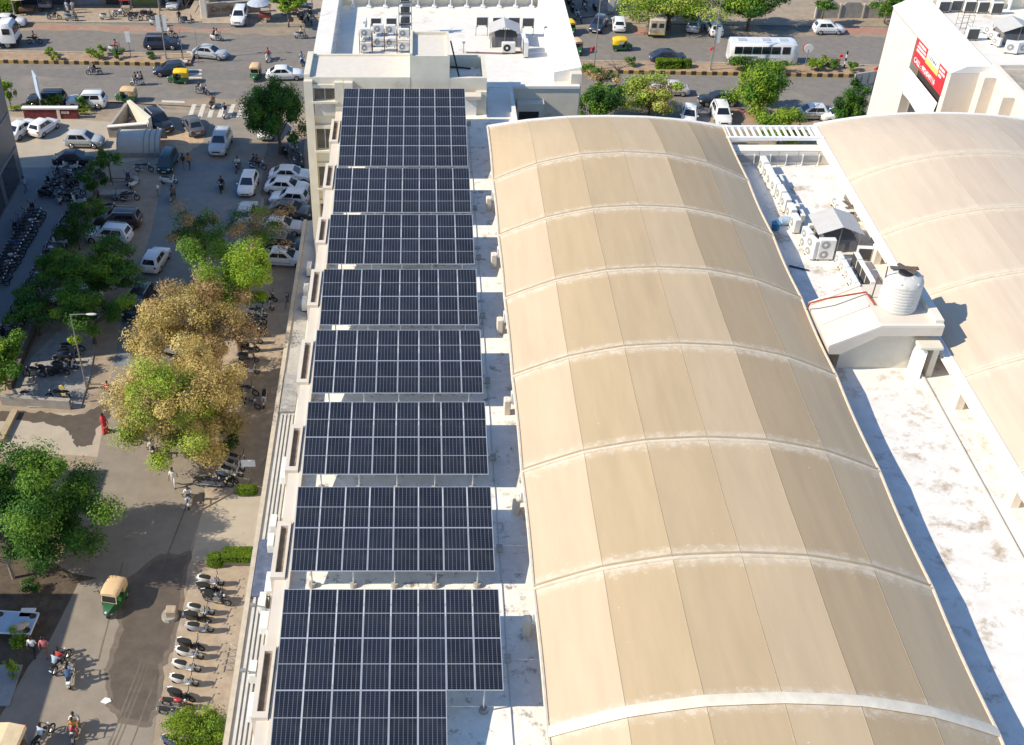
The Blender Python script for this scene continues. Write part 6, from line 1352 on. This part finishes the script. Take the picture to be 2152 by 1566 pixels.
t = thing('gate_pillar', 'cream gate pillar at the left end of the lettered wall', 'pillar', at(430, 36, .13)); MB().cbox(-.4,.4,-.35,.35,0,3.4,.06).build('shaft', TOWERW, t); MB().cbox(-.5,.5,-.45,.45,3.4,3.6,.05).build('cap', WHITE, t)
t = thing('stair_flight', 'tan ramp stair with railings left of the cream gate pillar', 'stairs'); a = at(392, 30, .13)
q = MB(); q.add([(a.x,a.y,.13),(a.x+1.8,a.y,.13),(a.x+4.6,a.y+5,3.2),(a.x+2.4,a.y+5,3.2),(a.x,a.y,0),(a.x+1.8,a.y,0),(a.x+4.6,a.y+5,0),(a.x+2.4,a.y+5,0)], [(0,1,2,3),(4,5,1,0),(5,6,2,1),(6,7,3,2),(7,4,0,3)]); q.build('ramp', PAVER, t)
for s in (0, 1): MB().tube([(a.x+s*1.8,a.y,1.1),(a.x+2.4+s*2.2,a.y+5,4.2)], .04).build('railing', RUST, t)
# shops along the top edge (their fronts reach out of the picture)
sh = thing('shop_building', 'dark shop fronts along the top left edge behind the far pavement', 'building')
ys = 150.6
MB().box(-75, -26, ys, ys + 10, 0, 9).build('wall', mat('shop_wall', (0.26,0.22,0.17), 0.9, var=.2), sh)
MB().box(-75, -26, ys - 2.0, ys - .01, 3.6, 3.9).build('awning', CONC, sh)
for k, (x, c) in enumerate([(-47,(0.05,0.06,0.09)),(-43.4,(0.22,0.23,0.26)),(-39.6,(0.03,0.03,0.035)),(-36,(0.23,0.27,0.08)),(-32.4,(0.05,0.05,0.06)),(-51,(0.04,0.05,0.09)),(-29.0,(0.04,0.04,0.04))]): MB().box(x-1.5, x+1.5, ys-.05, ys-.005, .2, 3.0).build('shutter', mat(f'shutter_paint_{k}', c, 0.6), sh)
cb = thing('corner_building', 'low flat roofed building hidden beyond the white rear wing', 'building'); MB().box(4, 17.2, 143.5, 156, 0, 6.2).build('wall', GREYWALL, cb); MB().box(3.8, 17.4, 143.3, 156.2, 6.2, 6.6).build('roof', CONC, cb)
# food stalls on the far pavement
t = thing('parasol', 'pale blue grey parasol over the stall on the far pavement', 'parasol', at(546, 40, .13))
MB().cyl((0,0,0),(0,0,2.5),.03,.03,6).build('pole', STEEL, t)
MB().loft([[(r_*math.cos(i*math.pi/6), r_*math.sin(i*math.pi/6), z) for i in range(12)] for r_, z in ((1.5,2.05),(.8,2.4),(.05,2.6))], caps=False).build('cover', mat('parasol_cloth', (0.42,0.45,0.52), 0.8), t)
def cart(label, px, py, top, m, z=.13, w_=1.5, sun=None):
    t = thing('vendor_cart', label, 'cart', at(px, py, z))
    MB().cbox(-w_/2, w_/2, -.45, .45, .55, .95, .03).build('counter', m, t)
    if top: MB().box(-w_/2 - .1, w_/2 + .1, -.55, .55, 1.9, 1.98).build('roof', top, t); [MB().cyl((sx_*w_*.45, sy_*.4, .95), (sx_*w_*.45, sy_*.4, 1.9), .025, .025, 5).build('post', STEEL, t) for sx_ in (-1,1) for sy_ in (-1,1)]
    for s in (-1, 1):
        q = MB(); q.torus((s*w_*.3, -.5, .28), .25, .03, 16, 5); q.torus((s*w_*.3, .5, .28), .25, .03, 16, 5); q.build('wheel', TYRE, t)
    return t
cart('brown vendor cart with red edge under the parasol', 558, 44, mat('brown_sheet', (0.2,0.12,0.08), 0.8), mat('stall_red', (0.28,0.05,0.04), 0.7))
cart('tan box stall with red roof on the far pavement', 267, 29, mat('stall_red_roof', (0.45,0.06,0.05), 0.7), PAVER, w_=1.2)
cart('brown stall under the small bright street tree', 608, 30, mat('brown_wood', (0.20,0.10,0.04), 0.8), RUST, w_=2.2)
cart('dark blue covered stall beside the rear wing on the far pavement', 642, 24, mat('navy_tarp', (0.03,0.04,0.07), 0.8), STEEL, w_=2.0)
t = thing('parasol', 'large round cream parasol top at the far left pavement', 'parasol', at(48, 26, .13)); MB().cyl((0,0,0),(0,0,2.6),.03,.03,6).build('pole', STEEL, t); MB().loft([[(r_*math.cos(i*math.pi/8), r_*math.sin(i*math.pi/8), z) for i in range(16)] for r_, z in ((1.7,2.15),(1.0,2.5),(.05,2.7))], caps=False).build('cover', CBG, t)
cart('cluttered stall with a red board under the cream parasol', 58, 30, None, RUST, w_=1.8)
cart('dark blue cart right of the cream parasol', 97, 22, mat('navy_tarp2', (0.03,0.05,0.10), 0.8), STEEL, w_=1.6)
# red wall sign in the lot
a = at(52, 250); b_ = at(164, 252); t = thing('sign_wall', 'dark red sign wall with white coping behind the two white cars', 'sign')
q = MB(); q.box(a.x, b_.x, a.y, a.y + .35, 0, 1.15); q.build('wall', mat('maroon_wall', (0.17,0.035,0.036), 0.8, var=.3), t); MB().box(a.x-.1, b_.x+.1, a.y-.1, a.y+.45, 1.15, 1.32).build('coping', WHITE, t)
MB().box(a.x + 3.6, a.x + 3.95, a.y-.06, a.y-.005, 0, 1.14).build('pilaster', TOWERW, t)
q = MB(); r2 = random.Random(9); x = a.x + 4.1
while x < b_.x - .9: wd = r2.uniform(.1,.24); q.box(x, x+wd, a.y-.03, a.y-.005, .6, .9); x += wd + .06
q.build('lettering', mat('pale_letter', (0.6,0.5,0.42), 0.7), t)
# ramp walls and barrel canopy
t = thing('ramp_walls', 'grey white triangular ramp walls around a stairwell in the sunny lot', 'ramp')
A = [at(x, y, z) for x, y, z in ((273,236,2.4),(313,257,2.2),(314,284,1.0),(282,271,1.0))]
g = at(313, 287); g2 = at(230, 288); g3 = at(277, 262); g4 = at(272, 248)
q = MB(); q.prism([(g4.x,g4.y),(g4.x+.3,g4.y+.3),(g.x+.4,g.y+.6),(g.x+.2,g.y)], 0, 2.0); q.build('wall', GREYWALL, t)
q = MB(); q.beam((g2.x,g2.y,.45),(g.x,g.y,.75),.35,1.5); q.build('wall', CONC, t)
q = MB(); q.beam((g2.x+.2,g2.y+.2,.45),(g4.x,g4.y,1.0),.3,1.6); q.build('wall', CONC, t)
q = MB(); q.beam((g2.x,g2.y,1.2),(g.x,g.y,1.53),.5,.12); q.build('coping', WHITEROOF, t)
MB().prism([(g2.x+.8,g2.y+.2),(g.x-.3,g.y+.2),(g3.x+.2,g3.y+1.0)], 0, .35).build('rubble_bed', mat('rubble', (0.45,0.37,0.28), 0.95, var=.35, scale=3, bump=.6), t)
t = thing('barrel_canopy', 'pale barrel shaped metal canopy with curved ribs beside the teal van', 'canopy'); a = at(248, 331, .0); b_ = at(338, 331, .0)
pts = []; n_ = 14; rad = (at(290,302,1.5).y - a.y)
q = MB(); ring = lambda x: [(x, a.y + 1.9 - 1.9*math.cos(math.pi*i/n_*.98), 1.9*math.sin(math.pi*i/n_*.98) + .1) for i in range(n_+1)]
r0, r1 = ring(a.x), ring(b_.x); q.add(r0 + r1, [(i, n_+1+i, n_+2+i, i+1) for i in range(n_)]); q.build('shell', mat('canopy_metal', (0.50,0.47,0.41), 0.5, var=.08), t, smooth=True)
for x in (a.x, a.x + (b_.x-a.x)*.62, a.x + (b_.x-a.x)*.75, a.x + (b_.x-a.x)*.88, b_.x):
    q = MB(); q.taper([(x, p_[1], p_[2] + .03) for p_ in ring(x)], [.06]*(n_+1), 5); q.build('rib', STEEL, t)
MB().box(a.x, b_.x, a.y - .05, a.y + .05, 0, .5).build('kerb', CONC, t)
# dark tower at the left edge
t = thing('glass_tower', 'dark blue grey tower wall at the left picture edge', 'building')
MB().box(-62, -39.6, 72.0, 104.3, 0, 30).build('wall', mat('tower_cladding', (0.10,0.115,0.135), 0.35, var=.1, spec=.6), t)
for k in range(6): MB().box(-39.6, -39.57, 74 + k*5, 78 + k*5, .3, 3.2).build('shop_window', GLASS, t)
for z in (3.4, 7.0): MB().box(-39.6, -39.5, 72.2, 104.1, z, z + .12).build('band', STEEL, t)
for nm, y0, y1, x1, h in (('side_building', 53.0, 58.6, -35.5, 10.2), ('side_building', 36.0, 47.2, -34.5, 9.8)):
    t = thing(nm, 'plain building left of the lower street, ' + ('farther one' if y0 > 50 else 'nearer one'), 'building'); MB().box(-55, x1, y0, y1, 0, h).build('wall', GREYWALL, t); MB().box(-55.2, x1+.2, y0-.2, y1+.2, h, h+.3).build('roof', CONC, t)
# low walls, bench, barriers
def low_wall(label, pts, h, m, wd=.3):
    t = thing('low_wall', label, 'wall'); q = MB()
    for (x0, y0), (x1, y1) in zip(pts, pts[1:]): a, b_ = at(x0, y0), at(x1, y1); q.beam((a.x,a.y,h/2),(b_.x,b_.y,h/2),wd,h)
    q.build('wall', m, t); return t
low_wall('low brown wall along the shrub trees between motorbike lane and car park', [(206,410),(176,470),(128,590),(60,730),(22,820)], .6, mat('brown_wall', (0.13,0.10,0.08), 0.9, var=.2))
low_wall('low concrete wall with recessed panel at the street corner on the left', [(6,848),(150,858)], .8, CONC, .4)
t = thing('bench_slab', 'flat concrete bench slab in the shaded lot', 'bench', at(240, 414)); MB().cbox(-1.3,1.3,-.5,.5,.4,.55,.03).build('top', CONC, t); MB().box(-1.1,1.1,-.3,.3,0,.4).build('base', CONC, t)
t = thing('guard_rail', 'brown pipe guard rail in the shaded lot above the bench slab', 'rail', at(238, 392)); q = MB(); q.tube([(-1.8,0,.9),(2.0,0,.9)],.04); q.tube([(-1.8,0,.5),(2.0,0,.5)],.03); [q.cyl((x,0,0),(x,0,.9),.03,.03,5) for x in (-1.7,0,1.9)]; q.build('pipe', RUST, t)
t = thing('bollard', 'white topped bollard standing at the left of the shaded street', 'bollard', at(334, 412)); MB().cyl((0,0,0),(0,0,.9),.14,.12,10).build('shaft', CONC, t); MB().cyl((0,0,.9),(0,0,1.15),.15,.1,10).build('cap', WHITE, t)
t = thing('crossbar', 'yellowish concrete beam lying across the corner at the left edge', 'beam'); q = MB(); a = at(2, 930); b_ = at(33, 868); q.beam((a.x,a.y,.18),(b_.x,b_.y,.18),.5,.35); q.build('beam', mat('beam_stone', (0.40,0.31,0.20), 0.9, var=.15), t)
t = thing('low_rail', 'small railing at the foot of the street lamp', 'rail', at(205, 818)); q = MB(); q.tube([(-.9,0,.5),(.9,0,.5)],.05); [q.cyl((x,0,0),(x,0,.5),.04,.04,5) for x in (-.85,.85)]; q.build('pipe', RUST, t)
t = thing('warning_sign', 'small yellow warning plate on a post at the corner wall', 'sign', at(139, 850)); MB().cyl((0,0,0),(0,0,1.3),.03,.03,6).build('post', BLACK, t); MB().cbox(-.16,.16,-.03,.03,.85,1.1,.02).build('plate', YELLOW, t); MB().cyl((-.06,-.04,1.65),(-.06,.04,1.65),.2,.2,10).build('disc', YELLOW, t)
t = thing('stone_heap', 'round stone tree ring at the edge of the wet patch', 'tree ring', at(358, 1296)); MB().cyl((0,0,0),(0,0,.25),.55,.5,12).build('ring', CONC, t); MB().cbox(-.2,.45,-.3,.3,.25,.75,.05).build('block', PAVER, t)
# planter of the clipped hedge
a = at(470, 1190); b_ = at(540, 1190); t = thing('planter', 'grey planter box under the long clipped rectangular hedge', 'planter'); MB().box(a.x - .1, b_.x, a.y - .05, a.y + 1.25, 0, .5).build('box', CONC, t); MB().box(a.x - 1.2, a.x - .11, a.y - .05, a.y + .5, 0, .3).build('step', PAVER, t)
# hand cart bottom left, red stall
t = thing('hand_cart', 'pale blue table with dark rounded corners and a cloth bundle on top', 'table', at(28, 1308, .85) - Vector((0,0,.85)), R(-4))
MB().cbox(-1.3, 1.3, -.8, .8, .78, .86, .02).build('top', mat('pale_blue_table', (0.33,0.45,0.58), 0.5, var=.15), t)
q = MB()
for sx_ in (-1,1):
    for sy_ in (-1,1): q.cyl((sx_*1.02, sy_*.55, .861), (sx_*1.02, sy_*.55, .868), .22, .22, 12)
q.build('corner_patch', mat('brown_patch', (0.07,0.045,0.03), 0.8), t); q = MB(); q.box(-1.32,1.32,-.84,-.8,.76,.88); q.box(-1.32,1.32,.8,.84,.76,.88); q.box(-1.34,-1.3,-.8,.8,.76,.88); q.box(1.3,1.34,-.8,.8,.76,.88); q.build('rim', WHITE, t)
for sx_ in (-1,1):
    for sy_ in (-1,1): MB().cyl((sx_*1.15, sy_*.65, 0), (sx_*1.15, sy_*.65, .78), .04, .04, 6).build('leg', STEEL, t)
p = at(40, 1322, .9); t = tag((lambda q: (q.ell((0,0,.16),(.42,.3,.2),12,8), q.ell((.3,.25,.12),(.3,.22,.14),10,6), q)[2])(MB()).build('bundle', CBG, smooth=True, loc=p), 'beige cloth bundle lying on the pale blue table', 'bundle')
t = thing('crate_lid', 'grey square board leaning behind the pale blue table', 'board', at(58, 1288, .8)); MB().cbox(-.45,.45,-.35,.35,0,.06,.01).build('board', WHITEROOF, t)
t = thing('red_stall', 'cream stall roof with red ends at the bottom left corner', 'stall', at(12, 1548, 2.0) - Vector((0,0,2.0)), R(-6)); MB().xzprism([(-.9,1.9),(.9,1.9),(.85,2.15),(0,2.3),(-.85,2.15)], -.7, .7).build('roof', mat('cream_sheet', (0.66,0.52,0.33), 0.7), t); MB().box(-.88,.88,.705,.75,1.92,2.12).build('red_end', RED, t); MB().box(-.7,.7,-.5,.5,.4,1.1).build('counter', RUST, t); [MB().cyl((sx_*.75, sy_*.55, 0), (sx_*.75, sy_*.55, 1.95), .035, .035, 6).build('post', STEEL, t) for sx_ in (-1,1) for sy_ in (-1,1)]
t = thing('grey_slab', 'grey corrugated sheet lying on the ground at the lower left edge', 'sheet', at(10, 1440)); MB().box(-.9,.7,-1.5,1.4,.02,.1).build('sheet', STEEL, t)
t = tag(MB().prism([(-.3,-.1),(.05,-.22),(.32,-.05),(.2,.14),(-.1,.2)],0,.05).build('paper_litter', WHITE, loc=at(223, 1473, .02)), 'white scrap of litter lying on the tyre tracks', 'litter')
# air conditioners on the street canopy
for i, (x, y) in enumerate([(645,572),(632,618),(627,645),(572,1110),(566,1150),(541,1275),(531,1420)]):
    p = at(x, y, 4.7); place(AC1, (-9.0, p.y, 4.55), R(-90), f'cooling unit on the street canopy, {ORD[i]} from the far end', 'cooling units on the street canopy', scale=1.2)
for i, (y0, y1) in enumerate([(55.0,57.0),(45.5,47.0),(42.8,44.2),(37.0,38.5),(33,34.2),(24,27)]):
    t = thing('duct_box', f'white duct box on the street canopy, {ORD[i]} from the far end', 'duct', (-8.78, 0, 4.5), 0, 'duct boxes on the street canopy'); MB().cbox(-.22, .22, y0, y1, 0, .7, .03).build('box', WHITE, t); MB().box(-.24, -.221, y0 + .2, y0 + .9, .2, .5).build('vent', GRILL, t)
# debris on the deck
for i, (x, y) in enumerate([(1018,1486),(732,1236),(880,1236),(1012,1238)]): pass
# the far land beyond the top edge
struct('far_ground', MB().box(-300, 300, 170, 175, -1, 0.0), GROUND).hide_render = False
for p_ in PROTOS: drop(p_)
